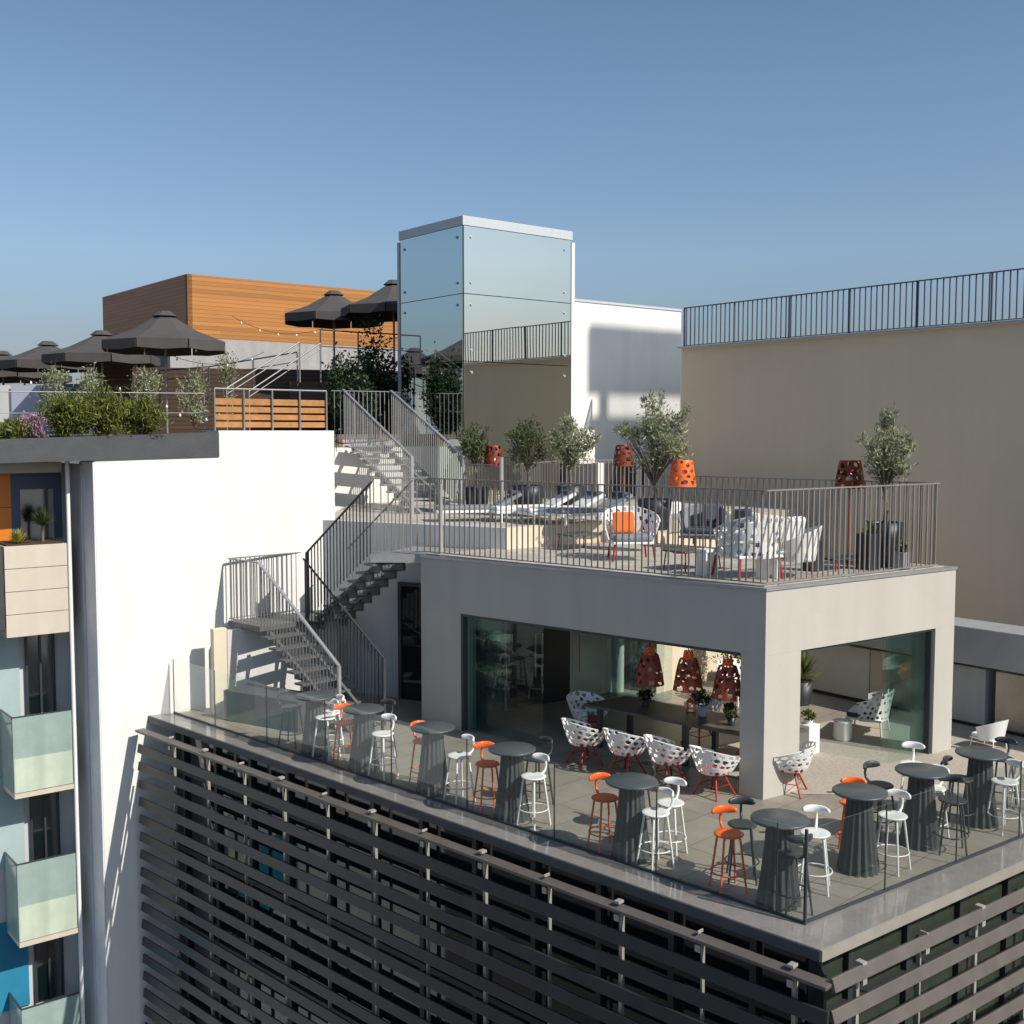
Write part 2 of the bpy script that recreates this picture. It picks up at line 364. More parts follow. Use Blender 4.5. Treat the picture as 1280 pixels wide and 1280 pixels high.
# ------------------------------------------------------------------ louvred screens
off = .27
e0 = S0+nF*off+nB*off
def louvres(label, o0, d, L, ns, mlv, posts, side, n, n_z):
    t0 = thing('louvre_screen', label, 'louvres', (o0.x, o0.y, ZT-.1))
    up = Vector((0, 0, 1))
    for i in range(n_z):
        z = ZT-.20-i*.352
        mb = MB(); c0 = o0.to_3d()+up*z; c1 = (o0+d*L).to_3d()+up*z
        if side > 0:
            tiltv = (up*.985+ns.to_3d()*-.17).normalized()
            if i == 0: mb.bar(c0-ns.to_3d()*.03, c1-ns.to_3d()*.03, .19, .045)
            else: mb.bar(c0, c1, .04, .17, tiltv)
        else:
            tiltv = (up*.95+ns.to_3d()*-.31).normalized()
            mb.bar(c0, c1, .045, .15, tiltv)
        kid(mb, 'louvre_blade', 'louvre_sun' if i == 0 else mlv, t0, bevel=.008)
    for i, t in enumerate(posts):
        wide = i % 2 == 0
        p = o0+d*t-ns*.10
        mb = MB(); mb.box((p.x, p.y, ZT-.16-4.2), (.05 if wide else .025, .05, 8.2), math.atan2(d.y, d.x)); kid(mb, 'post', 'bracket_metal', t0)
        p = o0+d*t+ns*.0
        mb = MB(); mb.box((p.x, p.y, ZT-.31), (.075, .03, .085), math.atan2(d.y, d.x)); br_ = kid(mb, 'bracket', 'bracket_metal', t0, bevel=.004)
        mb = MB(); mb.box((p-ns*.04).to_3d()+up*(ZT-.12), (.08 if wide else .02, .10, .035), math.atan2(d.y, d.x)); kid(mb, 'clamp', 'bracket_metal', t0, bevel=.004).parent = br_
    return t0
LL = (SL-S0).length+.12
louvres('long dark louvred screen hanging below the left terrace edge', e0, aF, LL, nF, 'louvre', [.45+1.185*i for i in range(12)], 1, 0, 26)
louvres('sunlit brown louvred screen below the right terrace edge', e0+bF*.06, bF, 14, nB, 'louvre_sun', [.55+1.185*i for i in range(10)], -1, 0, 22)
# ------------------------------------------------------------------ glass guard
gg = thing('glass_guard', 'frameless clear glass guard around the bar terrace edge', 'glass balustrade', (G0.x, G0.y, ZT))
def guard(o0, d, L, seg, first):
    t = first; a = 0
    while a < L-.05:
        b_ = min(t, L)
        mb = MB(); mb.wall(o0+d*(a+.012), o0+d*(b_-.012), ZT+.02, ZT+1.1, .014, 0); kid(mb, 'glass_pane', 'guard_glass', gg)
        mb = MB(); p = o0+d*b_; mb.box((p.x, p.y, ZT+.555), (.011, .016, 1.09), math.atan2(d.y, d.x)); kid(mb, 'joint_seal', 'dark_metal', gg)
        a = b_; t += seg
    mb = MB(); mb.wall(o0, o0+d*L, ZT+.012, ZT+.04, .04, 0); kid(mb, 'base_channel', 'dark_metal', gg)
guard(G0-nF*.02, aG, (GLL-G0).length-.02, 1.72, .38)
guard(G0-nB*.02, bG, 12, 1.52, 1.52)
mb = MB(); mb.box((G0.x, G0.y, ZT+.56), (.03, .03, 1.12), R(46)); kid(mb, 'corner_seal', 'dark_metal', gg)
# ================================================================== WHITE WALL + hotel
W0 = Q+bW*-.93; W1 = Q+bW*4.2
ww = thing('white_wall', 'tall windowless sunlit white party wall left of the stairs', 'wall', (W0.x, W0.y, -26))
th = .80
back = Vector((-.624, .782))*th
wpoly = [W0, W1, W1+back, W0+back]
mb = MB(); mb.prism([tuple(p) for p in wpoly], -26, -.5); kid(mb, 'wall_face', 'white_plaster', ww)
ws = at(271, 560, -.3); sx = ws.x
Wm = Q+bW*1.56                                   # where the dark coping stops (pixel column 271)
mb = MB(); mb.prism([tuple(p) for p in [Wm, W1, W1+back, Wm+back]], -.499, .035); kid(mb, 'upstand', 'white_plaster', ww)
mb = MB()
L0_ = Wm-bW*.002; L1_ = Wm-bW*4.3
mb.prism([tuple(p) for p in [L0_+nB*.03, L1_+nB*.03, L1_+back, L0_+back]], lambda p: -.495 if p[0] > -8.3 else -.56, lambda p: .0 if p[0] > -8 else -.13)
kid(mb, 'coping', 'dark_coping', ww)
# end cap of the wall, shaded blue grey, and the bright pipe
mb = MB(); e = W0+back; mb.prism([tuple(p) for p in [W0-bW*.004, e-bW*.004, e-bW*.03, W0-bW*.03]], -26, -.57); kid(mb, 'end_cap', 'blue_shade', ww)
pp = e-bW*.27-aM*.05
mb = MB(); mb.tube([(pp.x, pp.y, -24), (pp.x, pp.y, -.56)], .045, 10)
o = mb.build('drainpipe', 'white_metal'); tag(o, 'white vertical drainpipe beside the balconies', 'pipe')
# hotel facade behind balconies
hf = e-bW*.30+aM*.25
hotel = thing('hotel_building', 'grey hotel building at the far left with glass fronted balconies', 'building', (hf.x, hf.y, -26))
hl = hf-bW*9
mb = MB(); mb.wall(hf, hl, -26, -.62, .3, 1 if True else -1)
# recessed loggia wall behind the balconies
mb = MB(); r0 = hf+aM*.55; r1 = hl+aM*.55
mb.wall(r0+bW*.3, r1, -26, -.62, .3, -1); kid(mb, 'facade_wall', 'grey_render', hotel)
mb = MB(); mb.wall(r0+bW*.28-aM*.01, r0+bW*.28-aM*1.0, -26, -.62, .1, 0); kid(mb, 'side_wall', 'grey_render', hotel)
mb = MB(); mb.prism([tuple(p) for p in [r0-aM*.6, r1-aM*.6, r1, r0]], -.78, -.58); kid(mb, 'soffit', 'stone_beige', hotel)
def hotel_level(i, ztop):
    # window of this storey
    zz = ztop+.15
    w = MB(); p = r0-aM*.03
    w.wall(p-bW*.1, p-bW*.62, zz-.45, zz+1.35, .06, 0); wn_ = kid(w, 'window', 'window_glass', hotel)
    f = MB()
    for k in (.1, .36, .62): f.wall(p-bW*(k-.02)-aM*.04, p-bW*(k+.02)-aM*.04, zz-.45, zz+1.38, .05, 0)
    kid(f, 'window_frame', 'mullion', hotel).parent = wn_
    w = MB(); w.wall(p-bW*.75, p-bW*3.2, zz-.45, zz+1.35, .05, 0); kid(w, 'sliding_door', 'teal_wall' if i == 2 else 'pale_door', hotel)
for i, z in enumerate((-5.4, -8.27, -11.2)): hotel_level(i, z)
def glass_balcony(ztop, zbot, label):
    f1 = e-bW*.34-aM*.1; f0 = f1-bW*1.09
    t = thing('glass_balcony', label, 'balcony', (f0.x, f0.y, zbot), 0, 'glass fronted balconies stacked on the hotel')
    mb = MB(); mb.wall(f0, f1, zbot+.05, ztop, .02, 0); kid(mb, 'front_pane', 'balcony_glass', t)
    mb = MB(); mb.wall(f0+aM*.02, f0+aM*1.1-bW*.0, zbot+.05, ztop, .02, 0); kid(mb, 'side_pane', 'balcony_glass', t)
    mb = MB(); mb.wall(f0-aM*.014+bW*.012, f1-aM*.014-bW*.012, zbot+.06, zbot+.05+(ztop-zbot)*.44, .004, 0); kid(mb, 'sunlit_band', 'balcony_sunlit', t)  # sunlit lower part of the pane, painted as a lighter strip
    mb = MB(); mb.prism([tuple(p) for p in [f0-aM*.03, f1-aM*.03, f1+aM*1.1, f0+aM*1.1]], zbot-.05, zbot+.04); kid(mb, 'floor_slab', 'stone_beige', t)
    mb = MB(); mb.bar(f0.to_3d()+Vector((0, 0, ztop+.012)), f1.to_3d()+Vector((0, 0, ztop+.012)), .035, .02)
    mb.bar(f0.to_3d()+Vector((0, 0, ztop+.012)), (f0+aM*1.1).to_3d()+Vector((0, 0, ztop+.012)), .035, .02); kid(mb, 'top_trim', 'dark_metal', t)
glass_balcony(-5.42, -6.93, 'upper glass balcony right below the beige clad planter')
glass_balcony(-8.28, -9.85, 'middle glass balcony above the blue painted recess')
glass_balcony(-11.15, -12.7, 'lowest glass balcony cut off by the bottom of the photo')
# beige clad planter box
f1 = e-bW*.34-aM*.12; f0 = f1-bW*1.14
t = thing('planter_balcony', 'beige panel clad planter balcony with succulents above the glass balconies', 'planter', (f0.x, f0.y, -3.9))
for i in range(4):
    z0 = -3.88+i*.435
    mb = MB(); mb.prism([tuple(p) for p in [f0, f1, f1+aM*.85, f0+aM*.85]], z0+.008, z0+.432); kid(mb, 'cladding_panel', 'stone_beige', t, bevel=.006)
mb = MB(); mb.prism([tuple(p) for p in [f0+aM*.06+bW*.05, f1+aM*.06-bW*.05, f1+aM*.8-bW*.05, f0+aM*.8+bW*.05]], -2.15, -2.11); kid(mb, 'soil', 'soil', t)
mb = MB(); mb.prism([tuple(p) for p in [f0-bW*3+aM*.0, f0-bW*.02, f0-bW*.02+aM*.8, f0-bW*3+aM*.8]], -3.7, -2.16); kid(mb, 'dark_side', 'dark_unit', t)
# navy framed window, orange panels
p = r0-aM*.07+bW*.13
mb = MB()
for (k0, k1, z0, z1) in ((.0, .14, -2.1, -.79), (.14, .78, -1.12, -.79), (.78, .95, -2.1, -.79)):
    mb.wall(p-bW*k0, p-bW*k1, z0, z1, .08, 0)
nf = thing('window', 'navy framed reflective window behind the planter', 'window', (p.x, p.y, -2.1)); kid(mb, 'frame', 'navy_paint', nf)
mb = MB(); mb.wall(p-bW*.14, p-bW*.78, -2.1, -1.12, .03, 0); kid(mb, 'pane', 'window_glass', nf)
op = thing('orange_cladding', 'orange wall panels at the far left above the planter', 'wall panel', (p.x, p.y, -2.1))
for (k0, k1, z0, z1) in ((.952, 1.50, -1.45, -.8), (.952, 1.50, -2.1, -1.46), (1.62, 2.2, -2.1, -.8)):
    mb = MB(); mb.wall(p-bW*k0-aM*.02, p-bW*k1-aM*.02, z0, z1, .05, 0); kid(mb, 'panel', 'orange_panel' if k0 < 1.5 else 'navy_paint', op)
def spiky(name, label, cat, c, r, h, n, m, grp=None, w=.1):
    o = thing(name, label, cat, c, 0, grp)
    mb = MB()
    for i in range(n):
        a = random.uniform(0, 2*pi); el = random.uniform(.15, 1.4); L = random.uniform(.6, 1)
        d = Vector((cos(a)*cos(el)*r*L, sin(a)*cos(el)*r*L, sin(el)*h*L)); x = Vector((-sin(a), cos(a), 0))*w*r
        mb.add([x*-.5, x*.5, d*.6+x*.4, d, d*.6-x*.4], [(0, 1, 2, 3, 4)])
    mb.build('foliage', m, o)
    return o
q = f0.lerp(f1, .30)+aM*.3; spiky('succulent', 'low yellow green succulent in the beige planter', 'plant', (q.x, q.y, -2.12), .32, .34, 120, 'leaf_yellow')
q = f0.lerp(f1, .70)+aM*.35
o = spiky('yucca', 'dark spiky yucca on a short stem in the beige planter', 'plant', (q.x, q.y, -1.80), .42, .46, 150, 'leaf_olive_dark', None, .06)
mb = MB(); mb.tube([(0, 0, -.4), (0, 0, .02)], .03, 7); mb.build('stem', 'bark', o)
# ================================================================== GARDEN ROOF
gpoly = [W1+back*.0+aM*.02, (-4.76, 30), (-3.0, 31.3), (-3.2, 32.4), (-2, 60), (-60, 60), (-60, 10), tuple(hl+aM*1.2), tuple(W0+back)]
mb = MB(); mb.prism([tuple(p) for p in gpoly], -.4, ZG); struct('garden_floor', mb, 'garden_floor', 'roof garden floor above the hotel')
# white wall returning under the top landing, behind the open stair
rw = MB(); rw.wall(W1+back, Vector((-4.76, 30)), ZT, -.41, .2, 1)
rw.wall(Vector((-4.76, 30)), Vector((-1.3, 32.4)), ZT, -.41, .2, 1)
o = rw.build('landing_wall', 'white_plaster'); tag(o, 'white wall striped with stair shadows below the garden landing', 'wall')
mb = MB(); mb.prism([(-4.9, 30), (-3.25, 30.75), (-3.3, 32.2), (-5.2, 32.2)], -.40, -.20); o = mb.build('landing_slab', 'grey_render'); tag(o, 'grey landing slab at the top of the upper stair', 'landing')
# ================================================================== TOWER
def rot2(v, a): return Vector((v.x*cos(a)-v.y*sin(a), v.x*sin(a)+v.y*cos(a)))
T0 = Vector((-1.29, 30)); aM_, bM_ = aM, bM; bM = rot2(bM_, R(0)); aM = rot2(aM_, R(0)); TR = T0+bM*3.8; TL = T0+aM*3.05; TB = TR+aM*3.05
tw = thing('lift_tower', 'tall mirror glass clad lift tower with pale metal cap', 'tower', (T0.x, T0.y, ZD))
mb = MB(); ins = .05
mb.prism([tuple(p) for p in [T0+(bM+aM)*ins, TR+(aM-bM)*ins, TB-(aM+bM)*ins, TL+(bM-aM)*ins]], ZT, 5.3); kid(mb, 'core', 'facade_black', tw)
zs = [(-1.9, .62), (.64, 2.09), (2.11, 3.62), (3.64, 5.2)]
zs = [(-1.9, 1.88), (1.9, 3.66), (3.68, 5.44)]
zl = [(-1.9, 1.87), (1.89, 3.66), (3.68, 5.44)]
for (z0, z1) in zs:
    mb = MB(); mb.wall(T0+bM*.02, TR-bM*.02, z0, z1, .03, 0); pr_ = kid(mb, 'mirror_panel', 'mirror_right', tw)
    mb = MB(); mb.wall(T0+aM*.03, TL-aM*.02, z0, z1, .03, 0); pl_ = kid(mb, 'mirror_panel', 'mirror_left', tw)
    for (o0, d, L, ns, pn_) in ((T0, bM, 3.8, -aM, pr_), (T0, aM, 3.05, -bM, pl_)):
        for tt in (.25, L-.25):
            for z in (z0+.28, z1-.28):
                p = o0+d*tt+ns*.022; m2 = MB(); a_ = p.to_3d()+Vector((0, 0, z)); m2.tube([a_-ns.to_3d()*.004, a_+ns.to_3d()*.02], .035, 10); kid(m2, 'fixing', 'steel_top', tw).parent = pn_
mb = MB(); mb.prism([tuple(p) for p in [T0-(aM+bM)*.03, TR-aM*.03+bM*.04, TB+(aM+bM)*.04, TL+aM*.03-bM*.03]], 5.45, 5.70); kid(mb, 'cap', 'tower_trim', tw, bevel=.01)
mb = MB(); p = TR+bM*.06; mb.prism([tuple(x) for x in [TR-aM*.03, TR+bM*.12-aM*.03, TR+bM*.12+aM*2.9, TR+aM*2.9]], ZT, 5.388); kid(mb, 'side_trim', 'white_plaster', tw)
mb = MB(); mb.prism([tuple(p) for p in [TL-bM*.05-aM*.0, TL+bM*.02, TL+aM*.08+bM*.02, TL+aM*.08-bM*.05]], ZT, 5.388); kid(mb, 'edge_trim', 'tower_trim', tw)
aM, bM = aM_, bM_
# ================================================================== WHITE BUILDING behind
P0 = Vector((1.85, 34))-bM*.6; P1 = P0+bM*5.3
wb = thing('white_building', 'white rendered rooftop building between the tower and the brown wall', 'building', (P0.x, P0.y, ZD))
mb = MB(); mb.prism([tuple(p) for p in [P0, P1, P1+aM*6, P0+aM*6]], ZT, 3.93); kid(mb, 'wall', 'white_plaster', wb)
mb = MB(); mb.prism([tuple(p) for p in [P0-aM*.03-bM*.03, P1-aM*.03, P1+aM*6, P0+aM*6-bM*.03]], 3.93, 4.0); kid(mb, 'coping', 'tower_trim', wb)
# low annex with dark door openings
A0 = Vector((.9, 29.9)); 
ax = thing('annex', 'low pale wall with dark openings behind the olive trees', 'wall', (1.0, 31.3, ZD))
mb = MB(); p = TR+bM*.16-aM*.2; mb.wall(p, p+bM*.62, ZD, -.05+.12, .25, 1); kid(mb, 'wall_return', 'white_plaster', ax)
mb = MB(); mb.wall(p-bM*.8-aM*.4, p+bM*2.3-aM*.4, ZD, -.9, .2, 1); kid(mb, 'dark_opening', 'dark_unit', ax)
mb = MB()
for k in (.35, 1.9): mb.wall(p+bM*(k)-aM*.43, p+bM*(k+.22)-aM*.43, ZD, -.88, .26, 1)
kid(mb, 'pier', 'white_plaster', ax)
# ================================================================== BROWN WALL building
bw = thing('brown_wall_building', 'large taupe rendered blank wall rising behind the upper terrace', 'building', (BW0.x, BW0.y, -26))
dep = bM*14
mb = MB(); mb.prism([tuple(p) for p in [BW0, BW1, BW1+dep, BW0+dep]], -26, 2.41); kid(mb, 'wall', 'brown_render', bw)
mb = MB(); mb.wall(BW0-bM*.02, BW1-bM*.02, 2.412, 2.45, .16, -1); kid(mb, 'coping', 'steel_top', bw)
# ------------------------------------------------------------------ railings
def railing(name, label, pts, h, sp=.12, m='rail_grey', post=None, hr=.022, br=.009, cat='railing', parent=None, mh=None, bottom=True, endposts=True, off0=.05):
    pts = [Vector(p) for p in pts]
    t = parent or thing(name, label, cat, pts[0])
    up = Vector((0, 0, h))
    mb = MB()
    for a_, b_ in zip(pts, pts[1:]): mb.bar(a_+up, b_+up, hr*2, hr*1.1)
    kid(mb, 'handrail', mh or m, t)
    if bottom:
        mb = MB()
        for a_, b_ in zip(pts, pts[1:]): mb.bar(a_+Vector((0, 0, off0)), b_+Vector((0, 0, off0)), hr*1.4, hr*.8)
        kid(mb, 'bottom_rail', m, t)
    mb = MB()
    for a_, b_ in zip(pts, pts[1:]):
        L = (b_-a_).xy.length; n = max(1, int(L/sp))
        for i in range(n):
            p = a_.lerp(b_, (i+.5)/n); mb.bar(p+Vector((0, 0, off0)), p+up, br*2, br*2, (b_-a_).normalized())
    kid(mb, 'balusters', m, t)
    if post:
        for a_, b_ in zip(pts, pts[1:]):
            L = (b_-a_).xy.length; n = max(1, round(L/post))
            for i in range(n):
                p = a_.lerp(b_, i/n); pb = MB(); pb.bar(p, p+up, .045, .03, (b_-a_).normalized()); kid(pb, 'post', mh or m, t)
        p = pts[-1]; pb = MB(); pb.bar(p, p+up, .045, .03, (pts[-1]-pts[-2]).normalized()); kid(pb, 'post', mh or m, t)
    return t
r3 = lambda p, z: Vector((p[0], p[1], z))
railing('roof_railing', 'dark blue grey railing along the top of the taupe wall', [r3(BW0-bM*-.12, 2.45), r3(BW1-bM*-.12, 2.45)], 1.13, .16, 'rail_dark', 1.85, .025, .012)
# pavilion roof railing
i0 = .12
c1 = C1+(-aP)*.05+bP*i0; c0 = C0+aP*i0+bP*i0; c2 = C2+aP*i0-bP*.35; c4 = c2+aP*5.9
wk = Vector((-2.72, 21.42))
railing('terrace_railing', 'tall slim bar railing around the upper lounge terrace', [r3(wk, ZR), r3(c1, ZR), r3(c0, ZR), r3(c2, ZR), r3(c4, ZR)], 1.46, .125, 'rail_warm', None, .02, .010)
railing('deck_railing', 'slim bar railing on the raised deck behind the sun loungers', [at(581, 640, ZD), at(628, 645, ZD)+Vector((0, 0, 0)), at(700, 630, ZD), at(842, 625, ZD)], 1.15, .13, 'rail_warm', None, .018, .009)
# light posts seen on rail
for u, v in ((551, 693), (627, 650)):
    z = ZR if u == 551 else ZD
    p = at(u, v, z); mb = MB(); mb.box((p.x, p.y, z+.68), (.06, .06, 1.36), .6); o = mb.build('railing_post', 'handrail_light')
    tag(o, 'pale square post of the railing at the pavilion corner' if u == 551 else 'pale square post standing on the raised deck', 'post')
# ================================================================== PAVILION
pv = thing('pavilion', 'beige rendered pavilion with wide open sides carrying the upper terrace', 'pavilion', (C0.x, C0.y, ZT))
ZO = -3.38
def PP(s, t): p = C0+aP*s+bP*t; return (p.x, p.y)
DB = LB+.0
mb = MB(); mb.prism([PP(0, 0), PP(LA, 0), PP(LA, LB), PP(0, LB)], ZO, ZR-.05); kid(mb, 'roof_slab', 'pavilion_plaster', pv)
mb = MB(); mb.prism([PP(-.02, -.02), PP(LA+.02, -.02), PP(LA+.02, LB+.02), PP(-.02, LB+.02)], ZR-.049, ZR-.004); kid(mb, 'roof_trim', 'handrail_light', pv)
mb = MB(); mb.prism([PP(.13, .13), PP(LA, .13), PP(LA, LB-.13), PP(.13, LB-.13)], ZR-.003, ZR+.01); kid(mb, 'roof_floor', 'deck_tile', pv)
def pil(s0, s1, t0, t1, m='pavilion_plaster'): mb = MB(); mb.prism([PP(s0, t0), PP(s1, t0), PP(s1, t1), PP(s0, t1)], ZT, ZO-.001); kid(mb, 'pillar', m, pv)
pil(0, .41, 0, .80); pil(6.25, LA, 0, .35); pil(0, .4, 4.24, LB)
mb = MB(); mb.prism([PP(LA-.2, .352), PP(LA, .352), PP(LA, LB), PP(LA-.2, LB)], ZT, ZO-.001); kid(mb, 'end_wall', 'pavilion_inner', pv)
# end wall holds the dark doorway; the courtyard side stays open behind folded glass
mb = MB(); mb.prism([PP(LA-.24, 1.7), PP(LA-.201, 1.7), PP(LA-.201, 3.38), PP(LA-.24, 3.38)], ZT+.01, ZO-.12); kid(mb, 'dark_doorway', 'facade_black', pv)
mb = MB(); mb.prism([PP(LA-.25, .40), PP(LA-.201, .40), PP(LA-.201, 1.66), PP(LA-.25, 1.66)], ZT+.01, ZO-.12); kid(mb, 'dark_cabinet', 'dark_unit', pv)
mb = MB(); mb.prism([PP(6.95, LB-.2), PP(LA-.201, LB-.2), PP(LA-.201, LB), PP(6.95, LB)], ZT, ZO-.001); kid(mb, 'inner_wall', 'pavilion_inner', pv)
# opening trims
mb = MB(); mb.prism([PP(.411, .02), PP(6.249, .02), PP(6.249, .12), PP(.411, .12)], ZO-.05, ZO-.002); mb.prism([PP(6.20, .02), PP(6.249, .02), PP(6.249, .12), PP(6.20, .12)], ZT, ZO-.051)
mb.prism([PP(.03, .801), PP(.13, .801), PP(.13, 4.239), PP(.03, 4.239)], ZO-.04, ZO-.002); mb.prism([PP(.03, 4.18), PP(.13, 4.18), PP(.13, 4.239), PP(.03, 4.239)], ZT, ZO-.041); kid(mb, 'track', 'dark_metal', pv)
# folding glass panels
def pane(s0, t0, s1, t1, m='clear_glass', name='glass_panel', z1=ZO-.06):
    mb = MB(); mb.wall(PP(s0, t0), PP(s1, t1), ZT+.02, z1, .012, 0); kid(mb, name, m, pv)
for k in range(6): pane(6.16-k*.075, .08, 6.16-k*.075-.02, .75, 'teal_glass')
pane(5.68, .08, 5.0, .12); pane(5.0, .12, 4.35, .08)
for k in range(7): pane(6.9-k*.2, LB-.05, 6.84-k*.2, LB-.6, 'teal_glass')
for k in range(4): pane(.08, 4.14-k*.075, .7, 4.12-k*.075, 'teal_glass')
pane(.08, 3.85, .08, 3.15)
pane(LA-.32, 3.42, LA-.32, 4.15)
def handle(s, t):
    p = Vector(PP(s, t)); mb = MB(); mb.tube([(p.x, p.y, ZT+.6), (p.x, p.y, ZT+1.5)], .018, 8); kid(mb, 'door_handle', 'steel_top', pv)
handle(LA-.28, 2.45); handle(LA-.28, 2.62); handle(LA-.36, 3.52)
# carpet
mb = MB(); mb.prism([PP(-.1, .6), PP(2.6, .9), PP(2.6, LB+2.6), PP(-1.6, LB+2.6), PP(-1.6, 2.0)], ZT+.004, ZT+.012)
o = mb.build('carpet', 'carpet'); tag(o, 'large mottled beige carpet inside and behind the pavilion', 'rug')
# ================================================================== walls around stairs / deck
gw = thing('retaining_wall', 'grey retaining wall carrying the raised deck beside the stairs', 'wall', (GW.x, GW.y, ZT))
mb = MB(); mb.wall(GW, K, ZT, ZD-.0, .22, 1); kid(mb, 'wall', 'grey_render', gw)
dk = [tuple(GW+Vector((.1, .2))), tuple(K), tuple(K+bM*2.3), tuple(c4+aP*.3), tuple(c4+bP*6), (5.5, 31), (1.9, 34), (-3, 31.2), (-4.5, 29.8), (-4.3, 24.6)]
dk = [tuple(GW+Vector((.12, .1))), tuple(K+Vector((.05, .1))), tuple(K+bM*2.3+aM*.1), (3.35, 23.9), (7.0, 27.6), (4.9, 31.2), (1.9, 34), (-1, 31.9), (-4.3, 29.8)]
mb = MB(); mb.prism(dk, ZD-.25, ZD-.002); struct('upper_deck', mb, 'deck_tile', 'raised tiled deck in front of the lift tower')
mb = MB(); mb.wall(K+Vector((.004, 0)), K+bM*2.3, ZR-.6, ZD+.0, .2, 1); mb.wall(K+bM*2.32, Vector((3.35, 23.9)), ZR-.6, ZD, .2, 1)
o = mb.build('deck_riser', 'cream_render'); tag(o, 'sunlit cream riser wall below the raised deck', 'wall')
mb = MB(); mb.wall(Vector((3.1, 23.7)), Vector((7.2, 27.8)), ZT, ZD-.26, .25, 1)
o = mb.build('courtyard_wall', 'cream_render'); tag(o, 'sunlit cream wall at the end of the courtyard behind the pavilion', 'wall')
# walkway slab from mid stair to pavilion roof
mb = MB(); mb.prism([tuple(wk), tuple(C1-aP*.0+Vector((.0, .0))), tuple(C1+bP*2.2), tuple(K), tuple(Vector((-2.0, 23.0)))], ZR-.16, ZR-.005)
struct('walkway', mb, 'stair_metal', 'short walkway slab from the stairs to the upper terrace')
# door in grey wall
dd = (K-GW).normalized(); dn = Vector((dd.y, -dd.x))
dp = GW+dd*2.25
t = thing('door', 'dark glazed door in the grey wall left of the pavilion', 'door', (dp.x, dp.y, ZT))
mb = MB(); mb.wall(dp+dn*.03, dp+dd*1.2+dn*.03, ZT, ZT+2.4, .05, 0); dl_ = kid(mb, 'door_leaf', 'facade_glass', t)
hp = dp+dn*.09+dd*1.08; mb = MB(); mb.tube([(hp.x, hp.y, ZT+.9), (hp.x, hp.y, ZT+1.4)], .015, 8); kid(mb, 'handle', 'steel_top', t).parent = dl_
mb = MB(); mb.wall(dp+dn*.05-dd*.08, dp+dn*.05, ZT, ZT+2.48, .08, 0); mb.wall(dp+dn*.05, dp+dn*.05+dd*1.3, ZT+2.4, ZT+2.48, .08, 0); kid(mb, 'door_frame', 'dark_metal', t)
# ================================================================== STAIRS
aS = Vector((-.743, .669)); bS = Vector((.72, .69)).normalized()
L0 = Vector((-5.0, 22.0)); ZL = -3.85
def flight(t, p0, z0, p1, z1, wd, width, n, mt='stair_metal', thick=.04, tdepth=.26, stringers=True):
    """p0 top near edge, p1 bottom near edge, wd width direction"""
    run = (p1-p0); d = run.normalized()
    for i in range(n):
        k = (i+.5)/n; p = p0+run*k; z = z0+(z1-z0)*(i+1)/(n+0)
        if i == n-1: pass
        mb = MB(); a_ = p-d*tdepth/2; b_ = p+d*tdepth/2
        mb.prism([tuple(a_), tuple(b_), tuple(b_+wd*width), tuple(a_+wd*width)], z-thick, z); kid(mb, 'tread', mt, t)
    for w in (.22, width-.22):
        mb = MB()
        q0 = (p0+wd*w).to_3d()+Vector((0, 0, z0-.16)); q1 = (p1+wd*w).to_3d()+Vector((0, 0, z1-.16+.15))
        mb.bar(q0, q1, .07, .10)
        for i in range(n):
            k = (i+.5)/n; p = p0+run*k+wd*w; z = z0+(z1-z0)*(i+1)/n
            mb.prism([tuple(p-d*.12-wd*.035), tuple(p+d*.10-wd*.035), tuple(p+d*.10+wd*.035), tuple(p-d*.12+wd*.035)], z-.19, z-thick-.002)
        kid(mb, 'stringer', mt, t)
# lower flight with landing and mid flight
st = thing('lower_staircase', 'grey metal dog leg staircase from the bar terrace up to the lounge terrace', 'staircase', (L0.x, L0.y, ZT))
Lb = Vector((-3.19, 20.4)); dLow = (Lb-L0)
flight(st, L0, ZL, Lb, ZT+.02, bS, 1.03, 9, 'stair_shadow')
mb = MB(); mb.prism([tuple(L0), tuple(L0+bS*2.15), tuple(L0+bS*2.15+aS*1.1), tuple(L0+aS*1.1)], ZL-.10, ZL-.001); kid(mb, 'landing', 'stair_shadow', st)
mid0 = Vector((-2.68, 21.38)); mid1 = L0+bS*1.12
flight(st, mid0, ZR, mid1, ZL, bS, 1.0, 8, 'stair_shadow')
railing('', '', [r3(L0+aS*1.05+bS*2.1, ZL), r3(L0+aS*1.05, ZL), r3(L0+aS*.02, ZL)], 1.28, .11, 'rail_grey', None, .02, .009, parent=st)
railing('', '', [r3(L0, ZL), r3(Lb, ZT+.02)], 1.28, .10, 'rail_grey', None, .03, .009, parent=st, mh='handrail_light', bottom=False)
railing('', '', [r3(L0+bS*1.03, ZL), r3(Lb+bS*1.03, ZT+.02)], 1.28, .10, 'stair_dark', None, .02, .009, parent=st, bottom=False)
railing('', '', [r3(mid1, ZL), r3(mid0, ZR)], 1.40, .10, 'stair_dark', None, .022, .009, parent=st, bottom=False)
railing('', '', [r3(mid1+bS*1.0, ZL), r3(mid0+bS*1.0, ZR)], 1.40, .11, 'rail_grey', None, .018, .008, parent=st, bottom=False)
for p, z0, z1, m_ in ((Lb, ZT, ZT+1.3, 'handrail_light'), (mid1, ZL, ZL+1.4, 'stair_dark'), (Lb+bS*1.03, ZT, ZT+1.3, 'stair_dark')):
    mb = MB(); mb.box((p.x, p.y, (z0+z1)/2), (.055, .055, z1-z0), .7); kid(mb, 'newel_post', m_, st)
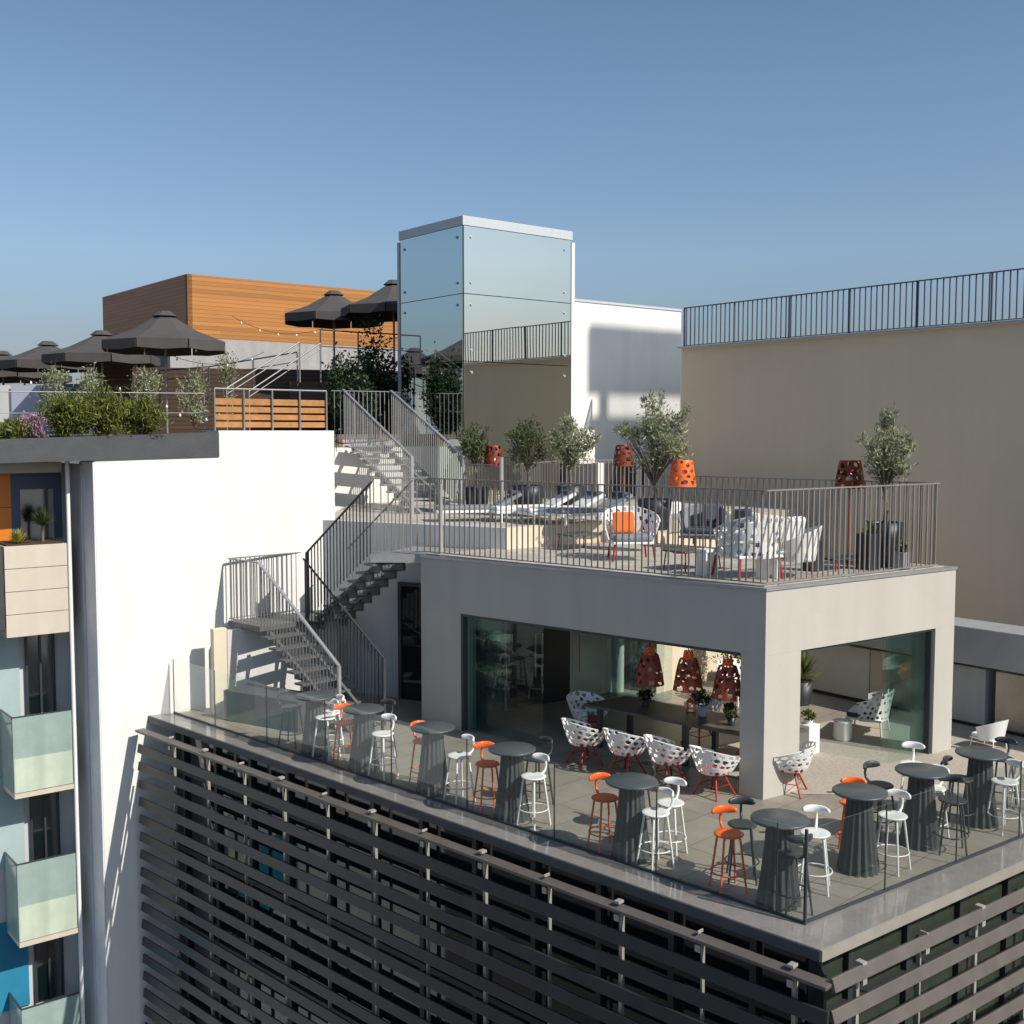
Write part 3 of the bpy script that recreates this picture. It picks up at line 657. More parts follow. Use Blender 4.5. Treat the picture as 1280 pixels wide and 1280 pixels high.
# sunlit pier and grey screen under the landing
pr = at(275, 891, ZT)
mb = MB(); mb.box((pr.x, pr.y, ZT+.85), (.28, .16, 1.72), math.atan2(bW.y, bW.x)); o = mb.build('pier', 'cream_render', bevel=.01); tag(o, 'short cream pier against the white wall under the landing', 'pier')
scr = thing('landing_screen', 'grey wall screen under the stair landing striped by sunlight', 'wall', (pr.x, pr.y, ZT))
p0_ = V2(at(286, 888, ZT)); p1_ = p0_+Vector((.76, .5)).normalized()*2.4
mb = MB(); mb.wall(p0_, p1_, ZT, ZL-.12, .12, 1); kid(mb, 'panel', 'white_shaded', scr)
# bar counter / bench under stairs
p = V2(at(330, 905, ZT)); t = thing('bench', 'low dark grey bench box below the stair flight', 'bench', (p.x, p.y, ZT))
mb = MB(); mb.box((p.x+.15, p.y+.1, ZT+.3), (1.9, .7, .6), math.atan2(-.5, .85)); kid(mb, 'body', 'dark_coping', t, bevel=.01)
# upper flight
us = thing('upper_staircase', 'grey metal staircase from the raised deck up to the roof garden', 'staircase', (-2.31, 25.9, ZD))
u0 = Vector((-4.5, 30)); u1 = Vector((-2.31, 25.9)); wU = Vector((.88, .47)).normalized()
flight(us, u0, -.2, u1, ZD, wU, 1.35, 11, tdepth=.34)
railing('', '', [r3(u0, -.2), r3(u1, ZD)], 1.33, .12, 'rail_grey', None, .03, .010, parent=us, mh='handrail_light', bottom=False)
railing('', '', [r3(u0+wU*1.36, -.2), r3(u1+wU*1.32, ZD)], 1.33, .12, 'rail_grey', None, .03, .010, parent=us, mh='handrail_light', bottom=False)
for p in (u1, u1+wU*1.32, ):
    mb = MB(); mb.box((p.x, p.y, ZD+.67), (.06, .06, 1.34), .5); kid(mb, 'newel_post', 'handrail_light', us)
railing('landing_railing', 'slim grey bar railing at the top landing beside the white wall', [Vector((-4.8, 29.9, -.2)), Vector((-4.5, 30, -.2)), Vector((-4.5, 30, -.2))+wU.to_3d()*1.36, Vector((-3.0, 31.6, -.2))], 1.3, .12, 'rail_grey', None, .02, .009)
# ================================================================== GARDEN: timber building
TC = Vector((-12.9, 45)); 
tbuild = thing('timber_building', 'horizontally boarded orange timber box on a grey plinth on the roof garden', 'building', (TC.x, TC.y, ZG))
tr = TC+bM*12; tl = TC+aM*9.9
mb = MB(); mb.wall(TC, tr, 3.75, 6.27, .2, 1); kid(mb, 'front_boarding', 'timber_sun', tbuild)
mb = MB(); mb.wall(tl, TC-aM*0+bM*.0, 3.75, 6.27, .2, 1); kid(mb, 'side_boarding', 'timber_shade', tbuild)
mb = MB(); mb.prism([tuple(TC+(aM+bM)*.25), tuple(tr+aM*.25), tuple(tr+aM*6), tuple(tl+bM*.25)], ZG, 6.2); kid(mb, 'core', 'dark_unit', tbuild)
mb = MB(); mb.wall(TC-aM*.6-bM*1, tr-aM*.6, 2.3, 3.72, .3, 1); kid(mb, 'plinth', 'plinth_grey', tbuild)
# dark timber screen wall in the garden
mb = MB(); a0 = at(205, 470, 2.0); 
ds = thing('dark_timber_wall', 'dark brown boarded wall behind the garden planting', 'wall', (-12, 38, ZG))
mb.wall((-13.5, 36.5), (-2.6, 39.5), ZG, 2.12, .2, 1); kid(mb, 'boarding', 'timber_dark', ds)
# glazed bluish pavilion far left
lg = thing('glass_screen', 'pale bluish glass wind screen panels at the far left of the garden', 'screen', (-17, 35, ZG))
for i in range(4):
    mb = MB(); x = -20.5+i*1.5; mb.wall((x, 36), (x+1.42, 36.1), ZG, 1.5, .03, 0); kid(mb, 'panel', 'lav_pot' if i % 2 else 'white_shaded', lg)
mb = MB(); mb.box((-14.2, 36.2, .75), (1.1, .05, 1.6)); o = mb.build('banner', 'curtain_teal'); tag(o, 'dark teal fabric panel beside the glass screen', 'banner')
# upper garden deck + railing + ramp stair
mb = MB(); mb.prism([(-6.8, 34.5), (-2.9, 34.5), (-2.9, 39.2), (-6.8, 39.2)], 1.0, 1.55); struct('garden_platform', mb, 'timber_dark', 'raised timber platform on the roof garden')
def bar_rail(name, label, pts, h, mids=(.5,), m='rail_grey', sp=1.4, r=.022, cat='railing'):
    pts = [Vector(p) for p in pts]; t = thing(name, label, cat, pts[0])
    mb = MB()
    for a_, b_ in zip(pts, pts[1:]): mb.tube([a_+Vector((0, 0, h)), b_+Vector((0, 0, h))], r, 8)
    kid(mb, 'handrail', m, t)
    for k in mids:
        mb = MB()
        for a_, b_ in zip(pts, pts[1:]): mb.tube([a_+Vector((0, 0, h*k)), b_+Vector((0, 0, h*k))], r*.7, 6)
        kid(mb, 'mid_rail', m, t)
    for a_, b_ in zip(pts, pts[1:]):
        n = max(1, round((b_-a_).xy.length/sp))
        for i in range(n+1):
            if i == 0 and a_ is not pts[0]: continue
            p = a_.lerp(b_, i/n); pb = MB(); pb.tube([p, p+Vector((0, 0, h))], r, 8); kid(pb, 'post', m, t)
    return t
bar_rail('garden_stair_railing', 'near sloping tube handrail of the garden steps behind the slatted fence', [atd(284, 538, 29.5), atd(375, 478, 31)], 1.1, (.86,), 'rail_grey', 1.6)
bar_rail('garden_stair_railing', 'far sloping tube handrail of the garden steps beside the dark bushes', [atd(312, 540, 30.5), atd(401, 478, 32)], 1.1, (.86,), 'rail_grey', 1.6)
bar_rail('platform_railing', 'dark tube railing on the raised platform left of the lift tower', [atd(401, 458, 32.5), atd(448, 460, 33.5), atd(500, 462, 34)], 1.05, (.55,), 'rail_dark', 1.0)
bar_rail('garden_railing', 'dark two bar railing in front of the boarded wall', [atd(200, 505, 34), atd(262, 500, 34), atd(372, 482, 34)], 1.0, (.72,), 'rail_dark', 1.3)
# parapet railing above the dark coping (left) with tube rails
gp = [Wm+back*.85-bW*4.2, Wm+back*.85]
bar_rail('parapet_railing', 'grey tube railing above the dark coping among the shrubs', [r3(gp[0], -.05), r3(gp[1], .0)], .80, (.5,), 'rail_grey', 1.25, .011)
# slatted timber fence with metal posts
fa = Wm+back*.35+bW*.05; fb = W1+back*.35-bW*.02
t = bar_rail('slatted_fence', 'orange timber slat fence with grey posts on top of the white wall', [r3(fa, .035), r3((fa+fb)/2, .035), r3(fb, .035)], .86, (), 'rail_grey', .8, .02, 'fence')
for i in range(4):
    z = .10+i*.155
    mb = MB(); mb.wall(fa+aM*.05, fb+aM*.05, z, z+.115 if i < 3 else z+.13, .03, 0); kid(mb, 'slat', 'fence_wood', t, bevel=.004)
# ------------------------------------------------------------------ umbrellas
def umbrella(label, loc, width, top, rim, zf, rz):
    t = thing('umbrella', label, 'umbrella', loc, rz, 'dark grey parasols on the roof garden')
    r = width/2; n = 8
    mb = MB(); vs = [(0, 0, top)]
    ring = lambda rr, z, sag=0: [(rr*cos(2*pi*(k+.5)/n), rr*sin(2*pi*(k+.5)/n), z) for k in range(n)]
    A = ring(r*.16, top-.02); B = ring(r*.55, rim+(top-rim)*.42); C_ = ring(r, rim+.0)
    vs = A+B+C_
    fs = [tuple(range(n))]+[(j*n+k, (j+1)*n+k, (j+1)*n+(k+1) % n, j*n+(k+1) % n) for j in range(2) for k in range(n)]
    mb.add(vs, fs); cn = mb.build('canopy', 'canopy', t, solid=.01)
    mb = MB(); D = ring(r*1.0, rim-.30)
    for k in range(n):
        k2 = (k+1) % n; c_, d_ = Vector(C_[k]), Vector(C_[k2]); a_, b_ = c_.lerp(d_, .015), c_.lerp(d_, .985)
        dz = Vector((0, 0, -.28)); m_ = (a_+b_)/2
        mb.add([a_, b_, b_+dz*.85, m_+dz, a_+dz*.85], [(0, 4, 3, 2, 1)])
    mb.build('valance', 'canopy', cn, solid=.008)
    mb = MB(); mb.add(ring(r*.10, top+.16)+ring(r*.2, top+.02), [tuple(range(n))]+[(k, n+k, n+(k+1) % n, (k+1) % n) for k in range(n)]); mb.build('vent_cap', 'canopy', cn, solid=.008)
    mb = MB(); mb.tube([(0, 0, 0), (0, 0, top)], .035, 8); mb.build('pole', 'rail_grey', t)
    for k in range(n):
        mb = MB(); mb.bar((0, 0, top-.12), (r*.97*cos(2*pi*(k+.5)/n), r*.97*sin(2*pi*(k+.5)/n), rim-.03), .025, .025); mb.build('rib', 'rail_grey', t)
    return t
def umb(label, u, vtop, vrim, Y, w, zf, rz):
    p = atd(u, vtop, Y); zr = atd(u, vrim, Y).z
    return umbrella(label, (p.x, Y, zf), w, p.z-zf-.1, zr-zf+.28, zf, rz)
umb('nearest dark grey parasol in front of the timber box', 206, 392, 441, 32, 3.55, ZG, .25)
umb('dark grey parasol second from the nearest, above the olive shrubs', 127, 416, 457, 35, 3.5, ZG, .1)
umb('dark grey parasol third from the nearest, left of the shrubs', 60, 429, 464, 38, 3.5, ZG, .2)
umb('farthest dark grey parasol at the left edge of the photo', 3, 441, 474, 41, 3.5, ZG, .3)
umb('dark grey parasol partly behind another at the left edge', 30, 452, 478, 44, 3.5, ZG, .1)
umb('dark grey parasol above the raised platform rail', 417, 366, 406, 38, 3.5, 1.55, .2)
umb('dark grey parasol cut by the edge of the mirror tower', 492, 353, 397, 36, 3.4, 1.55, .35)
# ------------------------------------------------------------------ plants
def shrub(name, label, c, rad, n, size, m, clumps=14, cat='shrub', group=None, stem=True, aspect=.35, flat=.5):
    o = thing(name, label, cat, c, 0, group)
    mb = MB(); cl = mb.leaves((0, 0, rad[2]*1.0), rad, n, size, clumps, flat, aspect)
    mb.build('foliage', m, o)
    if stem:
        mb = MB()
        for q in cl[:10]: mb.tube([(0, 0, -.02), Vector(q)*.5+Vector((0, 0, -.05)), q], [.02, .014, .006], 5)
        mb.build('stem', 'bark', o)
    return o
for i, (u, v, Y, rx, rz, m_, lab) in enumerate([
    (86, 549, 21.2, .50, .44, 'leaf_green', 'bright green feathery shrub left of the planting on the dark coping'),
    (128, 548, 21.5, .56, .52, 'leaf_green', 'largest bright green feathery shrub in the middle of the coping bed'),
    (176, 546, 21.9, .46, .38, 'leaf_green', 'bright green feathery shrub at the right end of the coping bed'),
    (15, 554, 20.9, .42, .20, 'leaf_green', 'low yellowish green ground shrub at the left edge'),
    (42, 551, 21.0, .30, .22, 'leaf_pink', 'small pinkish flowering shrub beside the green shrubs')]):
    p = atd(u, v, Y); shrub('shrub', lab, p, (rx, rx*.7, rz), 5200 if rz > .3 else 1500, .11, m_, 34, aspect=.2, flat=1.2)
for (u, v, vt, Y, rx, lab) in [(68, 520, 455, 27, .42, 'olive shrub rising behind the feathery green shrubs at the left'), (112, 520, 455, 28, .42, 'olive shrub in the gap under the parasols'), (185, 515, 455, 28, .40, 'olive shrub below the rim of the nearest parasol'), (244, 535, 447, 27, .46, 'olive shrub right of the nearest parasol pole'), (285, 530, 425, 33, .30, 'thin olive twig shrub behind the sloping handrails')]:
    p = atd(u, v, Y); zt = atd(u, vt, Y).z; shrub('olive_shrub', lab, p, (rx, rx, (zt-p.z)/2.1), 1300, .085, 'leaf_olive', 16)
for (u, v, Y, rx, rz, lab) in [(432, 552, 31.5, .55, 1.15, 'dark evergreen bush left of the lift tower top landing'), (470, 552, 33, .75, 1.55, 'taller dark evergreen bush against the lift tower'), (452, 556, 31.2, .5, .8, 'low dark evergreen bush just behind the landing rail')]:
    p = atd(u, v, Y); shrub('evergreen_bush', lab, (p.x, p.y, -.1), (rx, rx, rz), 3400, .13, 'leaf_deep', 26, aspect=.5)
# ------------------------------------------------------------------ string lights
def string_light(label, pts, nb):
    t = thing('string_light', label, 'string lights', pts[0]); path = []; a_, b_ = Vector(pts[0]), Vector(pts[1])
    for i in range(13):
        k = i/12; p = a_.lerp(b_, k); p.z -= .35*4*k*(1-k); path.append(p)
    mb = MB(); mb.tube(path, .008, 5); kid(mb, 'cable', 'dark_metal', t)
    for i in range(nb):
        k = (i+.5)/nb*12; j = int(k); p = path[j].lerp(path[min(12, j+1)], k-j)
        mb = MB(); mb.lathe([(.0, -.10), (.024, -.085), (.03, -.06), (.02, -.03), (.010, -.01)], p, 10); kid(mb, 'bulb', 'bulb', t)
string_light('string of white bulbs hanging over the garden shrubs', [atd(20, 470, 30), atd(205, 470, 30)], 5)
string_light('string of white bulbs hanging in front of the boarded wall', [atd(205, 440, 32), atd(330, 440, 33)], 4)
string_light('string of white bulbs below the timber box', [atd(290, 395, 36), atd(405, 410, 36)], 5)
string_light('low string of white bulbs near the slatted fence', [atd(200, 498, 29), atd(282, 512, 29)], 5)
# ================================================================== TREES IN POTS (upper terrace)
def olive(label, c, trunk_h, rad, pot_h, pot_r, n, m_, plabel, seed):
    rnd = random.Random(seed)
    pt = thing('plant_pot', plabel, 'plant pot', c)
    mb = MB(); mb.lathe([(pot_r*.72, 0), (pot_r*.95, pot_h*.6), (pot_r, pot_h), (pot_r*.9, pot_h), (pot_r*.88, pot_h-.05)], (0, 0, 0), 20); mb.build('pot', 'black_pot', pt)
    mb = MB(); mb.lathe([(0.001, pot_h-.055), (pot_r*.88, pot_h-.055)], (0, 0, 0), 20); mb.build('soil', 'soil', pt)
    o = thing('olive_tree', label, 'olive tree', (c[0], c[1], c[2]+pot_h-.05))
    mb = MB(); cz = trunk_h+rad[2]
    cl = mb.leaves((0, 0, cz), rad, int(n*.8), .105, 30, .3, .26, rnd, (.14, .36))
    for i in range(9):
        a_ = rnd.uniform(0, 2*pi); e2 = rnd.uniform(.1, 1.5); d_ = Vector((cos(a_)*cos(e2)*rad[0], sin(a_)*cos(e2)*rad[1], sin(e2)*rad[2]))*rnd.uniform(.95, 1.25)
        for j in range(5): mb.leaves(Vector((0, 0, cz))+d_*(.75+.09*j), (.09, .09, .12), int(n*.007), .10, 3, 1.2, .22, rnd)
        cl.append(Vector((0, 0, cz))+d_)
    mb.build('crown', m_, o)
    mb = MB(); mb.tube([(0, 0, 0), (.02, .01, trunk_h*.5), (-.02, 0, trunk_h), (0, .02, cz)], [.045, .038, .034, .012], 7)
    for q in cl: mb.tube([(-.02, 0, trunk_h*rnd.uniform(.8, 1.1)), Vector((0, 0, trunk_h)).lerp(q, .5)+Vector((0, 0, .05)), q], [.018, .012, .004], 5)
    mb.build('trunk', 'bark', o)
p = at(1105, 708, ZR); olive('silvery olive tree standing alone before the taupe wall at the right', (p.x, p.y, ZR), .66, (.46, .46, .58), .78, .30, 2500, 'leaf_olive', 'tall black pot of the right hand olive tree', 3)
p = at(818, 662, ZD); olive('largest silvery olive tree at the left end of the taupe wall', (p.x, p.y, ZD), .35, (.64, .62, .78), .6, .34, 4200, 'leaf_olive', 'black pot under the largest olive tree', 5)
p = at(712, 645, ZD); olive('pale sunlit olive tree right of the mirror tower', (p.x, p.y, ZD), .42, (.55, .55, .52), .7, .34, 2800, 'leaf_olive', 'black pot of the pale olive tree by the tower', 7)
p = at(660, 645, ZD); olive('dark shaded olive tree in front of the mirror tower', (p.x, p.y, ZD), .45, (.52, .5, .48), .7, .36, 2400, 'leaf_olive_dark', 'black pot of the shaded olive tree', 8)
p = at(596, 640, ZD); olive('small dark olive tree beside the mirror tower corner', (p.x, p.y, ZD), .5, (.40, .4, .45), .6, .3, 1600, 'leaf_olive_dark', 'black pot of the small olive tree near the stairs', 9)
# ------------------------------------------------------------------ perforated surfaces
def perf(mb, fn, nu, nv, hu, hv, rad, seed, closed=True, jit=.25, thick=None):
    """grid surface with scattered round holes; fn(u,v in 0..1)"""
    rnd = random.Random(seed); cs = []
    for j in range(hv):
        for i in range(hu):
            cs.append(((i+.5*(j % 2)+.25+rnd.uniform(-jit, jit)*.6)/hu, (j+.5+rnd.uniform(-jit, jit))/hv, rad*rnd.uniform(.75, 1.2)))
    vs = [fn(i/nu, j/nv) for j in range(nv+1) for i in range(nu+1)]; fs = []
    for j in range(nv):
        for i in range(nu):
            u = (i+.5)/nu; v = (j+.5)/nv; hit = False
            for (cu, cv, r) in cs:
                du = abs(u-cu); du = min(du, 1-du) if closed else du
                if (du*hu)**2+((v-cv)*hv)**2 < r*r: hit = True; break
            if not hit: fs.append((j*(nu+1)+i, j*(nu+1)+i+1, (j+1)*(nu+1)+i+1, (j+1)*(nu+1)+i))
    mb.add(vs, fs, False)
def shade_mesh(name, m_, parent, r0, r1, h, z, seed):
    mb = MB(); perf(mb, lambda u, v: ((r0+(r1-r0)*v**.7)*cos(2*pi*u), (r0+(r1-r0)*v**.7)*sin(2*pi*u), z-h*v), 72, 30, 9, 4, .34, seed)
    return mb.build(name, m_, parent, solid=.015)
def floor_lamp(label, p, H, m_, seed, r=.27):
    t = thing('floor_lamp', label, 'floor lamp', p, 0, 'perforated orange floor lamps on the upper terrace')
    mb = MB(); mb.lathe([(.17, 0), (.17, .02), (.02, .035)], (0, 0, 0), 20); mb.build('base', 'red_metal', t)
    mb = MB(); mb.tube([(0, 0, .02), (0, 0, H-.15)], .018, 8); mb.build('pole', 'red_metal', t)
    shade_mesh('lamp_shade', m_, t, r*.68, r, .5, H, seed)
    mb = MB(); mb.lathe([(.01, H-.02), (r*.68, H)], (0, 0, 0), 24); mb.build('shade_top', m_, t, solid=.01)
    mb = MB(); mb.lathe([(.0, H-.42), (.06, H-.36), (.07, H-.3), (.03, H-.22)], (0, 0, 0), 12); mb.build('bulb', 'bulb', t)
    return t
p = at(852, 692, ZR); floor_lamp('bright orange perforated floor lamp at the left end of the taupe wall', p, 1.80, 'lamp_orange', 1, .26)
p = at(1060, 702, ZR); floor_lamp('darker red orange perforated floor lamp beside the right olive tree', p, 1.83, 'lamp_rust', 2, .26)
p = at(617, 640, ZD); floor_lamp('small orange floor lamp in front of the mirror tower', p, 1.58, 'lamp_rust', 3, .23)
p = at(779, 640, ZD); floor_lamp('orange floor lamp half hidden behind the largest olive tree', p, 1.6, 'lamp_rust', 4, .25)
def pendant(label, u, vbot, Y, m_, seed, r=.235):
    pb = atd(u, vbot, Y)
    t = thing('pendant_lamp', label, 'pendant lamp', (pb.x, pb.y, ZO), 0, 'perforated pendant lamps above the long table')
    zb = pb.z-ZO; h = .5
    shade_mesh('lamp_shade', m_, t, r*.55, r, h, zb+h, seed)
    mb = MB(); mb.tube([(0, 0, -.002), (0, 0, zb+h)], .008, 6); mb.build('cord', 'dark_metal', t)
    shade_mesh('collar', 'lamp_orange', t, .06, .085, .14, zb+h+.13, seed+7)
pendant('left brown red perforated pendant lamp over the long table', 812, 855, 18.3, 'lamp_rust', 11)
pendant('middle perforated pendant lamp with orange collar over the long table', 860, 862, 17.7, 'lamp_rust', 12)
pendant('right perforated pendant lamp nearest the pavilion pillar', 909, 872, 17.3, 'lamp_rust', 13)
# ================================================================== BAR TABLES
def make_bar_table(label):
    t = thing('bar_table', label, 'bar table', (0, 0, 0), 0, 'round fluted bar tables along the glass guard')
    mb = MB(); mb.lathe([(.001, 1.045), (.33, 1.045), (.345, 1.055), (.345, 1.075), (.335, 1.083), (.001, 1.083)], (0, 0, 0), 40); mb.build('table_top', 'grey_table', t)
    mb = MB(); n = 96; prof = [(.25, .0), (.235, .12), (.20, .4), (.165, .75), (.15, 1.0)]
    vs = []
    for r, z in prof:
        for k in range(n):
            a = 2*pi*k/n; rr = r*(1+.085*cos(a*16)); vs.append((rr*cos(a), rr*sin(a), z))
    mb.add(vs, [(i*n+k, i*n+(k+1) % n, (i+1)*n+(k+1) % n, (i+1)*n+k) for i in range(4) for k in range(n)], True)
    fb_ = mb.build('fluted_base', 'grey_flute', t)
    mb = MB(); mb.lathe([(.15, 1.0), (.11, 1.02), (.11, 1.044)], (0, 0, 0), 24); mb.build('neck', 'dark_metal', fb_)
    return t
proto_t = None
for (u, v, lab) in [
    (383, 871, 'round bar table at the far left end near the stairs'),
    (450, 886, 'round bar table in front of the dark door'),
    (541, 908, 'round bar table in front of the pavilion left pillar'),
    (636, 936, 'round bar table in front of the folded glass panels'),
    (787, 976, 'round bar table in front of the white perforated armchairs'),
    (975, 1022, 'round bar table nearest the terrace corner'),
    (1075, 988, 'round bar table with fully visible fluted base right of the corner'),
    (1152, 962, 'round bar table before the right end of the pavilion opening'),
    (1226, 940, 'round bar table at the far right beyond the pavilion pillar')]:
    p = inside(at(u, v, ZT+1.083*.96), .27); loc = (p.x, p.y, ZT)
    if proto_t is None: proto_t = make_bar_table(lab); proto_t.location = loc; proto_t.scale = (1, 1, .96)
    else: dup(proto_t, loc, random.uniform(0, 3), lab)
# ================================================================== BAR STOOLS (back towards -Y in local frame: back at +X)
def make_stool(m_, label):
    t = thing('bar_stool', label, 'bar stool', (0, 0, 0), 0, 'slim metal bar stools around the fluted tables')
    mb = MB(); mb.lathe([(.001, .735), (.15, .735), (.175, .742), (.178, .755), (.168, .765), (.12, .758), (.001, .755)], (0, 0, 0), 32); mb.build('seat', m_, t)
    for k in range(4):
        a = pi/4+k*pi/2
        mb = MB(); mb.tube([(.12*cos(a), .12*sin(a), .74), (.145*cos(a), .145*sin(a), .70), (.235*cos(a), .235*sin(a), .0)], [.016, .015, .013], 8); mb.build('leg', m_, t)
    mb = MB(); zf = .26; rf = .205
    pts = [(rf*cos(2*pi*k/24), rf*sin(2*pi*k/24), zf) for k in range(25)]; mb.tube(pts, .010, 6, False); mb.build('footrest', m_, t)
    mb = MB(); mb.tube([(.13, 0, .745), (.19, 0, .752), (.245, 0, .80), (.262, 0, .87), (.245, 0, .95), (.215, 0, 1.0)], [.02, .02, .018, .017, .016, .016], 8); mb.build('spine', m_, t)
    # curved rounded back bar
    mb = MB(); n = 14; vs = []
    for i in range(n+1):
        th_ = -.95+1.9*i/n; hh = .055*math.sqrt(max(0.05, 1-(abs(th_)/1.0)**3)); rr = .215
        cx = .215-.19
        for (dr, dz) in ((.0, -hh), (.014, -hh*.75), (.014, hh*.75), (.0, hh), (-.014, hh*.75), (-.014, -hh*.75)):
            vs.append((cx+(.19+dr)*cos(th_), (.19+dr)*sin(th_), 1.0+dz))
    fs = [(i*6+k, i*6+(k+1) % 6, (i+1)*6+(k+1) % 6, (i+1)*6+k) for i in range(n) for k in range(6)]+[(5, 4, 3, 2, 1, 0), tuple(n*6+k for k in range(6))]
    mb.add(vs, fs, True); mb.build('backrest', m_, t)
    return t
protos = {}
ST = [ # seat u,v ; back u,v ; colour ; label
 (364, 883, 350, 866, 'dark_metal', 'dark bar stool at the far left end of the terrace'),
 (396, 899, 402, 880, 'white_metal', 'white bar stool nearest the guard in the leftmost group'),
 (423, 905, 416, 881, 'orange_metal', 'orange bar stool among the leftmost white stools'),
 (414, 890, 429, 872, 'white_metal', 'white bar stool behind the leftmost orange stool'),
 (474, 918, 485, 897, 'white_metal', 'white bar stool in front of the table by the dark door'),
 (478, 897, 486, 878, 'dark_metal', 'dark bar stool just left of the dark door'),
 (530, 926, 517, 904, 'orange_metal', 'orange bar stool before the pavilion left pillar'),
 (574, 944, 581, 924, 'white_metal', 'white bar stool left of the second orange pair table'),
 (608, 955, 598, 928, 'orange_metal', 'orange bar stool by the folded glass panels'),
 (667, 970, 677, 947, 'white_metal', 'white bar stool right of the table before the glass panels'),
 (672, 947, 683, 926, 'dark_metal', 'grey bar stool behind the white stool near the glass panels'),
 (748, 1000, 731, 968, 'orange_metal', 'orange bar stool left of the table before the armchairs'),
 (813, 1018, 824, 994, 'white_metal', 'white bar stool nearest the guard right of the armchair table'),
 (838, 1003, 851, 973, 'white_metal', 'white bar stool behind another right of the armchair table'),
 (797, 978, 804, 957, 'dark_metal', 'grey bar stool half hidden behind the armchair table'),
 (906, 1044, 891, 1008, 'orange_metal', 'orange bar stool left of the corner table'),
 (928, 1030, 926, 997, 'dark_metal', 'black bar stool behind the orange stool by the corner table'),
 (985, 1068, 990, 1047, 'dark_metal', 'black bar stool inside the glass corner of the terrace'),
 (1019, 1041, 1021, 1007, 'white_metal', 'white bar stool right of the corner table'),
 (1067, 1003, 1066, 971, 'orange_metal', 'orange bar stool directly behind a fluted table'),
 (1100, 981, 1089, 957, 'dark_metal', 'black bar stool right of the orange backed stool'),
 (1116, 1019, 1134, 988, 'white_metal', 'white bar stool standing free by the right hand glass'),
 (1140, 955, 1142, 930, 'white_metal', 'white bar stool behind the table at the right glass panels'),
 (1192, 1000, 1187, 968, 'dark_metal', 'brown black bar stool by the right guard before the last tables'),
 (1165, 985, 1173, 962, 'white_metal', 'white bar stool between the two rightmost full tables'),
 (1200, 973, 1187, 951, 'dark_metal', 'grey bar stool at the foot of the pavilion right pillar'),
 (1258, 977, 1275, 955, 'white_metal', 'white bar stool at the right edge of the photo'),
 (1252, 948, 1257, 927, 'dark_metal', 'black bar stool behind the farthest right table'),
 (1276, 955, 1283, 937, 'white_metal', 'white bar stool cut off by the right edge of the photo'),
]
for (u, v, bu, bv, m_, lab) in ST:
    p = at(u, v, ZT+.755*.94); b_ = at(bu, bv, ZT+1.0*.94); d = b_-p; rz = math.atan2(d.y, d.x)
    p = inside(p, .25); loc = (p.x, p.y, ZT)
    if m_ not in protos:
        protos[m_] = make_stool(m_, lab); o = protos[m_]; o.location = loc; o.rotation_euler = (0, 0, rz); o.scale = (1.03, 1.03, .94)
    else: dup(protos[m_], loc, rz, lab)
# ================================================================== LONG TABLE + ARMCHAIRS
lt = thing('long_table', 'long dark wooden dining table inside the pavilion', 'table', (*PP(1.0, 1.0), ZT))
def lbox(t0, s0, s1, w0, w1, z0, z1, name, m_, bev=.005):
    mb = MB(); mb.prism([PP(s0, w0), PP(s1, w0), PP(s1, w1), PP(s0, w1)], z0, z1); return kid(mb, name, m_, t0, bevel=bev)
zt = ZT+.78
lbox(lt, .45, 4.0, .62, 1.62, zt-.05, zt, 'table_top', 'wood_table')
for s in (.6, 2.0, 3.75):
    for w in (.75, 1.45): lbox(lt, s, s+.08, w, w+.08, ZT, zt-.052, 'leg', 'dark_metal')
def make_armchair(label):
    t = thing('dining_armchair', label, 'armchair', (0, 0, 0), 0, 'white perforated tub armchairs at the long table')
    def f(u, v):
        th_ = (u-.5)*2*R(138); k = (1+cos(th_*.9))/2
        top = .50+.27*k; z = .36+(top-.36)*v; r = .20+.12*v**.8
        return (r*1.05*-cos(th_), r*sin(th_), z)
    mb = MB(); perf(mb, f, 84, 24, 13, 4, .33, 21, False); mb.build('shell', 'white_metal', t, solid=.014)
    mb = MB(); mb.lathe([(.001, .33), (.17, .34), (.215, .37)], (0, 0, 0), 28); mb.build('seat', 'red_metal', t, solid=.012)
    for k in range(4):
        a = pi/4+k*pi/2; mb = MB(); mb.tube([(.10*cos(a), .10*sin(a), .34), (.27*cos(a), .27*sin(a), 0)], .014, 7); mb.build('leg', 'red_metal', t)
    mb = MB(); r = .19; mb.tube([(r*cos(pi/4+k*pi/2), r*sin(pi/4+k*pi/2), .17) for k in range(5)], .008, 5); mb.build('brace', 'red_metal', t)
    return t
pa = None; ang = math.atan2(bP.y, bP.x)
for (s, w, da, lab) in [(.62, -.27, .1, 'white perforated armchair nearest the pavilion corner pillar'), (1.45, -.27, -.15, 'white perforated armchair second from the corner pillar'), (2.25, -.27, .15, 'white perforated armchair third from the corner pillar'), (3.1, -.27, -.1, 'white perforated armchair farthest from the corner pillar'),
                    (4.35, 1.1, -pi/2, 'white perforated armchair at the far left end of the long table'), (1.75, 2.1, pi, 'white perforated armchair on the far side of the table below the right pendant'), (2.9, 2.15, pi, 'white perforated armchair on the far side of the table below the left pendant'), (.02, .62, pi/2+.5, 'white perforated armchair showing right of the corner pillar')]:
    loc = (*PP(s, w), ZT)
    if pa is None: pa = make_armchair(lab); pa.location = loc; pa.rotation_euler = (0, 0, ang+da); pa.scale = (1.18, 1.22, 1.05)
    else: dup(pa, loc, ang+da, lab)
